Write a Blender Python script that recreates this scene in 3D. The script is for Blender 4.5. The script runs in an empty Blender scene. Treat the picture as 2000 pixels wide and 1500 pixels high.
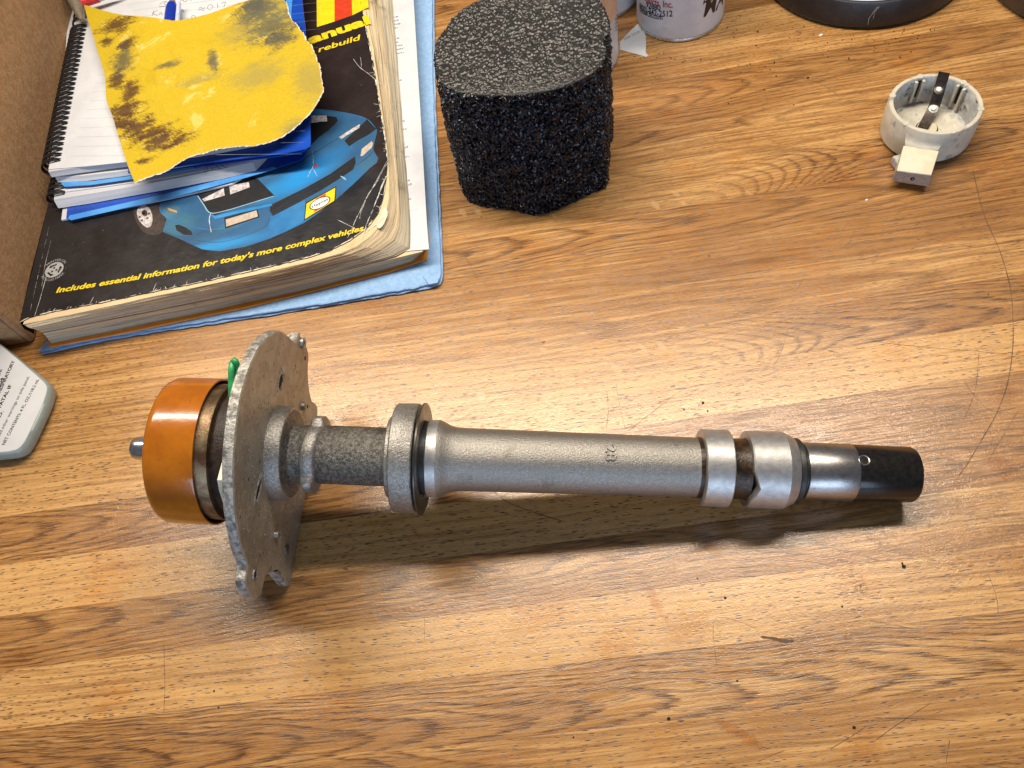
import bpy, math, random
import mathutils
from mathutils import Vector, Matrix
from mathutils import noise as mnoise

random.seed(11)
SC = bpy.context.scene
COL = SC.collection
MM = 0.001

# ------------------------------------------------------------------ camera
cam_data = bpy.data.cameras.new("camera")
cam = bpy.data.objects.new("camera", cam_data)
COL.objects.link(cam)
cam_data.sensor_width = 36.0
cam_data.lens = 36.0 * 1550.0 / 2000.0
cam_data.clip_start = 0.01
cam_data.clip_end = 50.0
_r, _u, _f = Vector((0.95882, -0.24345, -0.14628)), Vector((0.28402, 0.82187, 0.49383)), Vector((0.00000, 0.51504, -0.85717))
cam.matrix_world = Matrix(((_r.x, _u.x, -_f.x, 0), (_r.y, _u.y, -_f.y, 0), (_r.z, _u.z, -_f.z, 0.345), (0, 0, 0, 1)))
SC.camera = cam

# ------------------------------------------------------------------ light
world = bpy.data.worlds.new("World")
SC.world = world
world.use_nodes = True
bg = world.node_tree.nodes["Background"]
bg.inputs[0].default_value = (0.72, 0.80, 1.0, 1)
bg.inputs[1].default_value = 0.10


def area(name, loc, target, sx, sy, power, color):
    d = bpy.data.lights.new(name, 'AREA')
    d.shape = 'RECTANGLE'
    d.size, d.size_y = sx, sy
    d.energy = power
    d.color = color
    o = bpy.data.objects.new(name, d)
    COL.objects.link(o)
    o.location = loc
    dirv = (Vector(target) - Vector(loc)).normalized()
    z = -dirv
    x = Vector((1, -0.3, 0)).normalized()
    y = z.cross(x).normalized()
    x = y.cross(z)
    o.matrix_world = Matrix(((x.x, y.x, z.x, loc[0]), (x.y, y.y, z.y, loc[1]), (x.z, y.z, z.z, loc[2]), (0, 0, 0, 1)))
    return o


# a warm strip lamp over the bench and a cool window on the viewer's side
area("bench_lamp", (0.02, 0.48, 0.74), (0.02, 0.2, 0.0), 1.05, 0.075, 12.8, (1.0, 0.89, 0.74))
area("window_light", (-0.25, -1.45, 0.42), (0.0, 0.25, 0.03), 1.5, 0.7, 16.0, (0.56, 0.74, 1.0))

SC.view_settings.view_transform = 'Standard'
SC.view_settings.look = 'None'
SC.view_settings.exposure = 0.0
SC.view_settings.gamma = 1.0


# ------------------------------------------------------------------ materials
class NT:
    def __init__(self, name):
        self.m = bpy.data.materials.new(name)
        self.m.use_nodes = True
        self.t = self.m.node_tree
        self.b = self.t.nodes["Principled BSDF"]

    def set(self, sock, v):
        if isinstance(v, bpy.types.NodeSocket):
            self.t.links.new(v, sock)
        elif v is not None:
            if isinstance(v, tuple) and len(v) == 3 and sock.type == 'RGBA':
                v = v + (1,)
            sock.default_value = v

    def node(self, typ, ins=(), out=0, **kw):
        n = self.t.nodes.new(typ)
        for k, v in kw.items():
            setattr(n, k, v)
        for k, v in (ins.items() if isinstance(ins, dict) else enumerate(ins)):
            self.set(n.inputs[k], v)
        return n.outputs[out]

    def math(self, op, a, b=None, c=None, clamp=False):
        n = self.t.nodes.new('ShaderNodeMath')
        n.operation = op
        n.use_clamp = clamp
        for i, v in enumerate((a, b, c)):
            if v is not None:
                self.set(n.inputs[i], v)
        return n.outputs[0]

    def smooth(self, x, lo, hi, a=0.0, b=1.0):
        return self.node('ShaderNodeMapRange', {0: x, 1: lo, 2: hi, 3: a, 4: b}, interpolation_type='SMOOTHSTEP')

    def mix(self, f, a, b, blend='MIX'):
        n = self.t.nodes.new('ShaderNodeMix')
        n.data_type = 'RGBA'
        n.blend_type = blend
        self.set(n.inputs[0], f)
        self.set(n.inputs[6], a)
        self.set(n.inputs[7], b)
        return n.outputs[2]

    def coord(self, scale=1000.0):
        c = self.node('ShaderNodeTexCoord', out=3)
        if isinstance(scale, (int, float)):
            scale = (scale,) * 3
        return self.node('ShaderNodeVectorMath', {0: c, 1: scale}, operation='MULTIPLY')

    def vmul(self, v, s):
        return self.node('ShaderNodeVectorMath', {0: v, 1: s}, operation='MULTIPLY')

    def noise(self, v, scale, detail=2.0, rough=0.55, dist=0.0):
        return self.node('ShaderNodeTexNoise', {'Vector': v, 'Scale': scale, 'Detail': detail, 'Roughness': rough, 'Distortion': dist})

    def voro(self, v, scale, feature='F1', out=0, rnd=1.0):
        return self.node('ShaderNodeTexVoronoi', {'Vector': v, 'Scale': scale, 'Randomness': rnd}, out=out, feature=feature)

    def bump(self, h, strength=0.3, dist=0.001, prev=None):
        return self.node('ShaderNodeBump', {'Strength': strength, 'Distance': dist, 'Height': h, 'Normal': prev})

    def out(self, color=None, rough=None, metal=None, normal=None, spec=None, coat=None, coat_rough=None, sss=None, trans=None):
        for k, v in (('Base Color', color), ('Roughness', rough), ('Metallic', metal), ('Normal', normal),
                     ('Specular IOR Level', spec), ('Coat Weight', coat), ('Coat Roughness', coat_rough),
                     ('Subsurface Weight', sss), ('Transmission Weight', trans)):
            if v is not None:
                self.set(self.b.inputs[k], v)
        return self.m


def speck(name, c1, c2, scale=0.3, rough=0.5, metal=0.0, bump=0.0, bscale=2.0, c3=None, lo=0.35, hi=0.65, coat=None,
          rvar=0.15, spec=None, stretch=(1, 1, 1), dirt=0.62, dscale=0.12, bdist=0.0006, detail=4.0):
    """two mottled tones, an optional third in patches, uneven gloss, fine relief"""
    t = NT(name)
    p = t.coord(1000.0)
    ps = t.vmul(p, stretch)
    n1 = t.noise(ps, scale, detail, 0.6)
    c = t.mix(t.smooth(n1, lo, hi), c1, c2)
    if c3 is not None:
        n2 = t.noise(ps, dscale, 5.0, 0.65)
        c = t.mix(t.smooth(n2, dirt - 0.06, dirt + 0.1), c, c3)
    r = t.math('ADD', t.math('MULTIPLY', t.math('SUBTRACT', t.noise(ps, scale * 1.7, 3.0), 0.5), rvar * 2), rough, clamp=True)
    nrm = None
    if bump:
        nrm = t.bump(t.noise(ps, bscale, 3.0, 0.6), bump, bdist)
    return t.out(c, r, metal, nrm, spec, coat)


def plain(name, c, rough=0.5, metal=0.0, coat=None, spec=None):
    return speck(name, tuple(x * 0.9 for x in c), tuple(min(1, x * 1.06) for x in c), 0.25, rough, metal, coat=coat, spec=spec, rvar=0.08)


STAINS = [(q, a, b, an, am) for q, (a, b, an, am) in zip([(31.96, 85.56, 0), (45.65, 26.41, 0), (-15.26, 92.61, 0), (40.51, 68.56, 0), (213.4, 127.87, 0), (194.03, 96.84, 0), (89.54, 9.88, 0), (10.06, 70.83, 0), (18.46, 31.85, 0), (208.74, 168.18, 0), (-257.18, 140.21, 0)], ((2.6, 13, .15, .85), (2.6, 12, .75, .85), (17, 9, 0, .5), (14, 9, .3, .45), (9, 6, .5, .6), (6, 9, .2, .7), (9, 7, 0, .55), (12, 8, 0, .4), (16, 6, .3, .35), (8, 5, .3, .5), (12, 6, .2, .4)))]


def make_wood():
    t = NT("oak laminate")
    att = lambda k: t.node('ShaderNodeAttribute', out=2, attribute_type='OBJECT', attribute_name=k)
    p0 = t.coord(1000.0)
    xyz0 = t.t.nodes.new('ShaderNodeSeparateXYZ')
    t.set(xyz0.inputs[0], p0)
    u0, v0 = xyz0.outputs[0], xyz0.outputs[1]
    seed, split = att('seed'), att('split')
    side = t.smooth(t.math('SUBTRACT', u0, split), -45.0, 45.0)

    def att2(k):
        a, b = att(k + '_a'), att(k + '_b')
        return t.math('ADD', a, t.math('MULTIPLY', t.math('SUBTRACT', b, a), side))
    tone, cath, rays, dash = att2('tone'), att2('cath'), att2('rays'), att2('dash')
    off = t.node('ShaderNodeCombineXYZ', {0: t.math('MULTIPLY', seed, 913.0), 1: t.math('MULTIPLY', seed, 371.0), 2: t.math('MULTIPLY', seed, 57.0)})
    p = t.node('ShaderNodeVectorMath', {0: p0, 1: off}, operation='ADD')
    # slow wander of the grain
    wob = t.math('SUBTRACT', t.noise(t.vmul(p, (0.011, 0.03, 1)), 1.0, 2.0, 0.5), 0.5)
    wob2 = t.math('SUBTRACT', t.noise(t.vmul(p, (0.03, 0.12, 1)), 1.0, 3.0, 0.5), 0.5)
    wa = t.math('ADD', 0.35, t.math('MULTIPLY', cath, 0.65))
    v = t.math('ADD', v0, t.math('MULTIPLY', wa, t.math('ADD', t.math('MULTIPLY', wob, 10.0), t.math('MULTIPLY', wob2, 1.6))))
    vw = t.node('ShaderNodeCombineXYZ', {0: u0, 1: v, 2: 0.0})
    vw = t.node('ShaderNodeVectorMath', {0: vw, 1: off}, operation='ADD')
    # growth rings: straight for quarter sawn, nested arches for flat sawn
    vc = t.math('SUBTRACT', v, t.math('MULTIPLY', t.math('SUBTRACT', seed, 0.5), 14.0))
    arch = t.math('ADD', t.math('MULTIPLY', t.math('MULTIPLY', vc, vc), 0.020), t.math('MULTIPLY', u0, 0.036))
    arch = t.math('ADD', arch, t.math('MULTIPLY', wob2, 0.9))
    straight = t.math('MULTIPLY', v, 0.22)
    ring = t.math('ADD', t.math('MULTIPLY', arch, cath), t.math('MULTIPLY', straight, t.math('SUBTRACT', 1.0, cath)))
    # ragged ring edge: fibres break it up along the grain
    frag = t.math('SUBTRACT', t.noise(t.vmul(vw, (0.05, 1.9, 1)), 1.0, 2.0, 0.5), 0.5)
    ring = t.math('ADD', ring, t.math('MULTIPLY', frag, t.math('MULTIPLY', cath, 0.9)))
    fr = t.math('FRACT', ring)
    band = t.math('MULTIPLY', t.smooth(fr, 0.52, 0.86), t.smooth(fr, 0.90, 1.0, 1.0, 0.0))
    # streak noise along the grain
    st = t.noise(t.vmul(vw, (0.018, 0.75, 1)), 1.0, 4.0, 0.6)
    st2 = t.noise(t.vmul(vw, (0.10, 2.8, 1)), 1.0, 2.0, 0.6)
    patch = t.noise(t.vmul(p, (0.010, 0.055, 1)), 1.0, 3.0, 0.55)
    k = t.math('ADD', t.math('MULTIPLY', t.math('SUBTRACT', st, 0.5), 1.25), t.math('ADD', tone, t.math('MULTIPLY', t.math('SUBTRACT', patch, 0.5), 0.75)), clamp=True)
    light = (0.64, 0.362, 0.130)
    mid = (0.375, 0.176, 0.050)
    dark = (0.135, 0.054, 0.017)
    c = t.mix(t.smooth(k, 0.0, 0.5), light, mid)
    c = t.mix(t.smooth(k, 0.5, 1.0), c, dark)
    grainy = t.noise(t.vmul(vw, (0.5, 3.0, 1)), 1.0, 2.0, 0.6)
    c = t.mix(t.math('MULTIPLY', t.smooth(grainy, 0.4, 0.7), 0.16), c, dark)
    bs = t.math('MULTIPLY', band, t.math('ADD', 0.35, t.math('MULTIPLY', t.smooth(st2, 0.38, 0.56), 1.1)))
    bs = t.math('MULTIPLY', bs, t.math('ADD', 0.12, t.math('MULTIPLY', cath, 0.62)), clamp=True)
    c = t.mix(bs, c, (0.105, 0.042, 0.013))
    # pores: dark dashes lying along the grain, in two interleaved layers, and fine hairlines

    def dashes(su, sv, w0, w1, cut, o):
        pv = t.vmul(t.node('ShaderNodeVectorMath', {0: vw, 1: (o, o * 1.7, 0)}, operation='ADD'), (su, sv, 0))
        d = t.voro(pv, 1.0)
        rn = t.node('ShaderNodeSeparateColor', {0: t.voro(pv, 1.0, out=1)})
        keep = t.smooth(t.math('ADD', rn, t.math('MULTIPLY', t.math('SUBTRACT', patch, 0.5), 0.9)), cut - 0.05, cut + 0.05)
        sh = t.math('ADD', d, t.math('MULTIPLY', t.math('SUBTRACT', st2, 0.5), 0.22))
        return t.math('MULTIPLY', t.smooth(sh, w0, w1, 1.0, 0.0), keep)
    big = dashes(0.14, 0.95, 0.15, 0.25, 0.04, 0.0)
    sml = dashes(0.16, 1.25, 0.14, 0.25, 0.14, 41.0)
    fine = dashes(0.30, 2.6, 0.12, 0.32, 0.22, 97.0)
    pore = t.math('MAXIMUM', t.math('MULTIPLY', big, t.math('MULTIPLY', dash, 0.95)), t.math('MULTIPLY', sml, t.math('ADD', 0.2, t.math('MULTIPLY', dash, 0.7))))
    pore = t.math('MAXIMUM', pore, t.math('MULTIPLY', fine, t.math('ADD', 0.16, t.math('MULTIPLY', t.smooth(st, 0.42, 0.6), 0.4))))
    hl = t.noise(t.vmul(vw, (0.040, 1.35, 1)), 1.0, 3.0, 0.6)
    hair = t.math('MULTIPLY', t.smooth(hl, 0.555, 0.625), t.math('SUBTRACT', 1.0, t.math('MULTIPLY', dash, 0.80)))
    hl2 = t.noise(t.vmul(vw, (0.055, 2.3, 7)), 1.0, 2.0, 0.55)
    hair2 = t.math('MULTIPLY', t.smooth(hl2, 0.575, 0.64), t.math('SUBTRACT', 1.0, t.math('MULTIPLY', dash, 0.6)))
    pore = t.math('MAXIMUM', pore, t.math('MULTIPLY', hair, 0.72))
    pore = t.math('MAXIMUM', pore, t.math('MULTIPLY', hair2, 0.80))
    c = t.mix(pore, c, (0.048, 0.019, 0.008))
    # medullary rays: pale flecks lying across the grain
    rv = t.node('ShaderNodeCombineXYZ', {0: t.math('ADD', u0, t.math('MULTIPLY', v0, 0.45)), 1: v0, 2: 0.0})
    rv = t.node('ShaderNodeVectorMath', {0: rv, 1: off}, operation='ADD')
    wb = t.math('MULTIPLY', t.math('SUBTRACT', t.noise(p, 0.30, 3.0), 0.5), 0.30)
    rv = t.vmul(rv, (0.110, 0.062, 0))
    rd = t.voro(rv, 1.0)
    rr = t.node('ShaderNodeSeparateColor', {0: t.voro(rv, 1.0, out=1)})
    fleck = t.math('MULTIPLY', t.smooth(t.math('ADD', rd, wb), 0.16, 0.25, 1.0, 0.0), t.math('GREATER_THAN', rr, 0.42))
    c = t.mix(t.math('MULTIPLY', fleck, t.math('MULTIPLY', rays, 0.5)), c, (0.60, 0.38, 0.18))
    # wear: amber oil patches and tiny dark specks, in table space
    w0 = t.node('ShaderNodeNewGeometry', out=0)
    w = t.vmul(w0, (1000.0, 1000.0, 1000.0))
    oil = t.math('MULTIPLY', t.smooth(t.noise(w, 0.020, 6.0, 0.66), 0.53, 0.68), 0.55)
    c = t.mix(oil, c, t.mix(1.0, c, (0.97, 0.76, 0.44), 'MULTIPLY'))
    for (x, y, z), rx, ry, ang, amt in STAINS:
        d = t.node('ShaderNodeVectorMath', {0: w, 1: (x, y, 0)}, operation='SUBTRACT')
        d = t.node('ShaderNodeVectorRotate', {'Vector': d, 'Angle': -ang}, rotation_type='Z_AXIS')
        L = t.node('ShaderNodeVectorMath', {0: t.vmul(d, (1 / rx, 1 / ry, 0))}, out=1, operation='LENGTH')
        L = t.math('ADD', L, t.math('MULTIPLY', t.math('SUBTRACT', t.noise(w, 0.30, 5.0, 0.7), 0.5), 2.2))
        c = t.mix(t.math('MULTIPLY', t.smooth(L, 0.35, 1.1, 1.0, 0.0), amt), c, t.mix(1.0, c, (0.80, 0.58, 0.24), 'MULTIPLY'))
    sp = t.voro(w, 0.16)
    spr = t.node('ShaderNodeSeparateColor', {0: t.voro(w, 0.16, out=1)})
    spk = t.math('MULTIPLY', t.smooth(sp, 0.045, 0.075, 1.0, 0.0), t.math('GREATER_THAN', spr, 0.95))
    c = t.mix(t.math('MULTIPLY', spk, 0.8), c, (0.035, 0.02, 0.012))
    # laminate surface: crinkled gloss film, pores slightly sunk
    crink = t.noise(w, 0.85, 2.0, 0.5, 1.6)
    fin = t.noise(w, 3.0, 2.0, 0.5)
    h = t.math('ADD', t.math('MULTIPLY', crink, 0.7), t.math('ADD', t.math('MULTIPLY', fin, 0.12), t.math('MULTIPLY', pore, -0.35)))
    nrm = t.bump(h, 0.15, 0.0009)
    scuff = t.noise(w, 0.05, 4.0, 0.6)
    r = t.math('ADD', t.math('ADD', 0.14, t.math('MULTIPLY', scuff, 0.22)), t.math('MULTIPLY', pore, 0.1))
    return t.out(c, r, 0.0, nrm, 0.72)


WOOD = make_wood()
M = {}
M['core'] = plain("dark joint", (0.06, 0.03, 0.015), 0.8)
M['scratch'] = plain("grimy scratch", (0.085, 0.045, 0.02), 0.6)
M['hole'] = plain("hole black", (0.012, 0.008, 0.006), 0.9)
M['cast'] = speck("cast aluminium", (0.27, 0.252, 0.225), (0.34, 0.32, 0.29), 1.2, 0.45, 0.85, 0.45, 1.9, bdist=0.0007, c3=(0.19, 0.175, 0.15), dirt=0.62, dscale=0.07)
M['cast_dark'] = speck("stained cast aluminium", (0.085, 0.078, 0.07), (0.21, 0.195, 0.17), 0.7, 0.50, 0.65, 0.8, 1.3, bdist=0.0009, c3=(0.06, 0.054, 0.05), dirt=0.56, dscale=0.05)
M['cast_mid'] = speck("worn cast aluminium", (0.23, 0.217, 0.198), (0.35, 0.333, 0.31), 0.9, 0.46, 0.75, 0.5, 1.4, c3=(0.22, 0.195, 0.16), dirt=0.58, dscale=0.16)
M['machined'] = speck("machined aluminium", (0.42, 0.41, 0.40), (0.50, 0.49, 0.475), 0.35, 0.47, 0.85, 0.10, 1.5, rvar=0.10, c3=(0.45, 0.42, 0.38), dirt=0.70, dscale=0.2)
M['plate'] = speck("varnish stained plate", (0.265, 0.228, 0.17), (0.36, 0.318, 0.245), 0.12, 0.45, 0.3, 0.55, 0.55, bdist=0.001, c3=(0.50, 0.47, 0.41), dirt=0.64, dscale=0.7, rvar=0.14)
M['plate_edge'] = speck("rough cast edge", (0.16, 0.15, 0.14), (0.48, 0.46, 0.41), 0.34, 0.55, 0.5, 0.6, 0.7, bdist=0.001)
M['grease'] = speck("oily residue", (0.016, 0.009, 0.005), (0.055, 0.026, 0.009), 0.35, 0.35, 0.2, 0.4, 1.0)
M['drum'] = speck("amber lacquered drum", (0.32, 0.092, 0.004), (0.40, 0.122, 0.006), 0.08, 0.19, 0.0, 0.06, 0.5, c3=(0.25, 0.062, 0.008), dirt=0.64, dscale=0.6, coat=0.35, rvar=0.05)
M['rusty'] = speck("browned steel rim", (0.12, 0.07, 0.035), (0.24, 0.175, 0.10), 0.15, 0.40, 0.7, 0.25, 1.4, c3=(0.115, 0.045, 0.025), dirt=0.54, dscale=0.09)
M['dark_brown'] = speck("dark brown hub", (0.010, 0.006, 0.004), (0.032, 0.017, 0.009), 0.3, 0.5, 0.0, 0.4, 1.2)  # very dark brown for the hub and the plate pits
M['wire'] = speck("green wire", (0.02, 0.26, 0.07), (0.03, 0.36, 0.12), 0.3, 0.4)
M['cream'] = speck("cream nylon", (0.62, 0.58, 0.40), (0.70, 0.66, 0.50), 0.3, 0.45)
M['steel'] = speck("polished steel", (0.50, 0.50, 0.52), (0.66, 0.66, 0.68), 0.5, 0.20, 0.95, 0.05, 2.0, rvar=0.1, c3=(0.30, 0.22, 0.15), dirt=0.70, dscale=0.35)
M['sleeve'] = speck("brushed steel sleeve", (0.34, 0.325, 0.315), (0.42, 0.40, 0.39), 0.8, 0.32, 0.95, 0.05, 2.4, rvar=0.10, c3=(0.27, 0.22, 0.17), dirt=0.64, dscale=0.2)
M['blackox'] = speck("black oxide steel", (0.010, 0.009, 0.0085), (0.018, 0.016, 0.0145), 0.5, 0.20, 0.15, 0.04, 2.0, rvar=0.08, spec=0.45)
M['rubber'] = speck("black rubber", (0.012, 0.012, 0.013), (0.022, 0.022, 0.023), 0.5, 0.45, 0, 0.1, 2.0)
M['gasket'] = speck("thin dark washer", (0.05, 0.047, 0.042), (0.10, 0.09, 0.075), 0.15, 0.33, 0.6)
M['rotor'] = speck("aged white plastic", (0.50, 0.455, 0.365), (0.58, 0.535, 0.435), 0.16, 0.48, 0, 0.18, 1.6, c3=(0.30, 0.27, 0.22), dirt=0.60, dscale=0.14)
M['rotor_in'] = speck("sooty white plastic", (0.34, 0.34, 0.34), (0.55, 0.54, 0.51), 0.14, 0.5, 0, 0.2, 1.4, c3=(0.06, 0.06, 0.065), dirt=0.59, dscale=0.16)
M['rotor_cream'] = speck("cream phenolic", (0.58, 0.515, 0.36), (0.65, 0.59, 0.44), 0.12, 0.45, 0, 0.08, 1.5)
M['rotor_floor'] = speck("stained rotor floor", (0.46, 0.425, 0.35), (0.58, 0.545, 0.45), 0.14, 0.5, 0, 0.15, 1.4, c3=(0.26, 0.245, 0.22), dirt=0.62, dscale=0.3)
M['tip'] = speck("brushed grey contact", (0.30, 0.29, 0.28), (0.40, 0.39, 0.37), 0.5, 0.45, 0.6, 0.15, 2.0)
M['spring'] = speck("blackened spring", (0.035, 0.026, 0.022), (0.07, 0.052, 0.042), 0.3, 0.38, 0.6, 0.15, 1.0)
M['rivet'] = speck("pale rivet", (0.62, 0.58, 0.52), (0.74, 0.70, 0.64), 0.5, 0.35, 0.2, 0.1, 2.0)
M['cover'] = speck("worn black cover", (0.0085, 0.0085, 0.011), (0.015, 0.0145, 0.017), 0.05, 0.34, 0, 0.12, 0.35, bdist=0.001, c3=(0.028, 0.027, 0.028), dirt=0.68, dscale=0.35)
M['cover_warm'] = speck("worn maroon black print", (0.017, 0.0095, 0.0085), (0.026, 0.014, 0.012), 0.05, 0.34, 0, 0.12, 0.35, bdist=0.001, c3=(0.045, 0.03, 0.028), dirt=0.70, dscale=0.4)
M['crease'] = speck("white crease", (0.50, 0.48, 0.44), (0.72, 0.70, 0.66), 0.6, 0.7)
M['torn'] = speck("torn paper", (0.62, 0.54, 0.40), (0.74, 0.68, 0.55), 0.5, 0.8, 0, 0.5, 1.0)
M['yellow'] = plain("print yellow", (0.78, 0.58, 0.008), 0.36)
M['red'] = plain("print red", (0.56, 0.045, 0.012), 0.36)
M['white'] = plain("print white", (0.72, 0.72, 0.70), 0.4)
M['black'] = plain("print black", (0.012, 0.012, 0.014), 0.36)
M['greyprint'] = plain("print grey", (0.36, 0.36, 0.36), 0.4)
M['blue_a'] = speck("printed blue paint", (0.020, 0.095, 0.215), (0.035, 0.15, 0.32), 0.035, 0.34, c3=(0.06, 0.20, 0.38), dirt=0.60, dscale=0.06)
M['blue_b'] = speck("printed bright blue", (0.012, 0.16, 0.46), (0.03, 0.26, 0.62), 0.04, 0.34)
M['blue_c'] = speck("printed shaded blue", (0.016, 0.055, 0.125), (0.03, 0.10, 0.20), 0.05, 0.34)
M['blue_d'] = speck("printed mid blue", (0.02, 0.14, 0.36), (0.03, 0.20, 0.47), 0.05, 0.34)
M['highl'] = plain("printed highlight", (0.25, 0.45, 0.60), 0.36)
M['lamp'] = speck("printed lamp", (0.34, 0.30, 0.30), (0.62, 0.60, 0.62), 0.6, 0.36)
M['beige'] = speck("printed beige lamp", (0.42, 0.34, 0.28), (0.52, 0.44, 0.36), 0.4, 0.36)
M['tyre'] = speck("printed tyre", (0.035, 0.026, 0.024), (0.06, 0.045, 0.04), 0.4, 0.36)
M['orangeprint'] = plain("print orange", (0.62, 0.28, 0.06), 0.36)
M['pageline'] = plain("rule", (0.30, 0.33, 0.38), 0.7)
M['ink'] = plain("pencil mark", (0.10, 0.10, 0.12), 0.6)
M['textgrey'] = plain("printed text", (0.14, 0.14, 0.16), 0.6)
M['paper'] = speck("white paper", (0.54, 0.555, 0.59), (0.60, 0.615, 0.65), 0.05, 0.65, 0, 0.05, 0.8)
M['paperlow'] = speck("fanned white pages", (0.48, 0.50, 0.55), (0.66, 0.67, 0.70), 0.06, 0.65, 0, 0.25, 1.0, stretch=(0.05, 0.05, 3.0))
M['bluefilm'] = speck("blue plastic divider", (0.005, 0.052, 0.38), (0.007, 0.072, 0.47), 0.05, 0.30, coat=0.2)
M['bluefilm2'] = speck("pale blue plastic", (0.05, 0.25, 0.66), (0.09, 0.34, 0.74), 0.05, 0.3)
M['coil'] = speck("black coil", (0.006, 0.006, 0.008), (0.012, 0.012, 0.014), 0.5, 0.36)
M['towel'] = speck("blue shop towel", (0.27, 0.46, 0.76), (0.33, 0.54, 0.85), 0.4, 0.9, 0, 0.7, 1.6, bdist=0.001, detail=5)
M['orangecard'] = speck("orange card", (0.78, 0.27, 0.02), (0.86, 0.33, 0.035), 0.1, 0.55)
M['card'] = speck("cardboard", (0.34, 0.185, 0.085), (0.42, 0.24, 0.115), 0.25, 0.85, 0, 0.35, 0.5, bdist=0.001, c3=(0.27, 0.14, 0.06), dirt=0.66, dscale=0.35)
M['label'] = speck("bottle label", (0.66, 0.66, 0.67), (0.71, 0.71, 0.72), 0.05, 0.4)
M['bottle'] = speck("grey green bottle", (0.22, 0.27, 0.25), (0.28, 0.33, 0.31), 0.06, 0.4)
M['canwhite'] = speck("lacquered tin", (0.55, 0.56, 0.58), (0.64, 0.65, 0.67), 0.05, 0.33, 0.1, c3=(0.48, 0.49, 0.52), dirt=0.68, dscale=0.08)
M['tin'] = speck("bare tin rim", (0.50, 0.50, 0.49), (0.66, 0.66, 0.65), 0.4, 0.3, 0.9)
M['navy'] = plain("print navy", (0.012, 0.016, 0.05), 0.4)
M['canred'] = plain("print dark red", (0.38, 0.02, 0.03), 0.4)
M['peach'] = speck("peach can print", (0.60, 0.36, 0.22), (0.66, 0.42, 0.27), 0.1, 0.4)
M['blackplastic'] = speck("dull black plastic", (0.012, 0.011, 0.013), (0.022, 0.02, 0.022), 0.1, 0.42, 0, 0.12, 0.6, c3=(0.05, 0.05, 0.06), dirt=0.72, dscale=0.2)
M['brownblack'] = speck("brown black plastic", (0.028, 0.016, 0.009), (0.05, 0.028, 0.015), 0.1, 0.4, 0, 0.1, 0.6)
M['sheen'] = speck("lid with painted reflection", (0.50, 0.56, 0.70), (0.62, 0.67, 0.80), 0.05, 0.3)  # pale blue stands in for window and sky reflected on the lid
M['penblue'] = plain("blue pen grip", (0.008, 0.03, 0.33), 0.3)
M['pengrey'] = plain("grey pen tip", (0.26, 0.22, 0.19), 0.35, 0.3)
M['clear'] = plain("milky plastic", (0.50, 0.56, 0.70), 0.25)
M['toolred'] = plain("red handle", (0.55, 0.02, 0.02), 0.35)
M['tooltip'] = speck("dull tapered metal", (0.20, 0.17, 0.12), (0.30, 0.26, 0.20), 0.2, 0.45, 0.4)


def make_pages(name, c1, c2, per_mm=3.0):
    """edge of a block of paper: fine sheets stacked in z, soiled by hands"""
    t = NT(name)
    p = t.coord(1000.0)
    line = t.noise(t.vmul(p, (0.012, 0.012, per_mm)), 1.0, 3.0, 0.7)
    soil = t.noise(p, 0.045, 5.0, 0.65)
    c = t.mix(t.smooth(line, 0.36, 0.64), c1, c2)
    c = t.mix(t.math('MULTIPLY', t.smooth(soil, 0.52, 0.68), 0.55), c, tuple(x * 0.42 for x in c1))
    gap = t.noise(t.vmul(p, (0.010, 0.010, 1.1)), 1.0, 2.0, 0.6)
    c = t.mix(t.math('MULTIPLY', t.smooth(gap, 0.56, 0.62), 0.7), c, tuple(x * 0.22 for x in c1))
    c = t.mix(t.math('MULTIPLY', t.smooth(gap, 0.36, 0.42, 1.0, 0.0), 0.5), c, tuple(min(1, x * 1.25) for x in c2))
    return t.out(c, 0.8, 0.0, t.bump(line, 0.6, 0.0008))


M['pages'] = make_pages("yellowed page edges", (0.42, 0.33, 0.205), (0.70, 0.56, 0.36))
M['pages_b'] = make_pages("soiled page edges", (0.33, 0.285, 0.205), (0.58, 0.50, 0.37), 2.2)
M['pagetop'] = speck("yellowed page", (0.66, 0.47, 0.265), (0.72, 0.53, 0.31), 0.06, 0.75, 0, 0.1, 0.5, c3=(0.52, 0.36, 0.19), dirt=0.64, dscale=0.1)


def make_foam(name, base, hi, rough, scale, strength, spec):
    t = NT(name)
    p = t.coord(1000.0)
    v2 = t.noise(p, scale, 3.0, 0.6, 0.8)
    c = t.mix(t.smooth(v2, 0.35, 0.65), base, hi)
    r = t.math('ADD', rough, t.math('MULTIPLY', t.math('SUBTRACT', v2, 0.5), 0.25), clamp=True)
    return t.out(c, r, 0.0, t.bump(v2, strength, 0.0006), spec)


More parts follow.
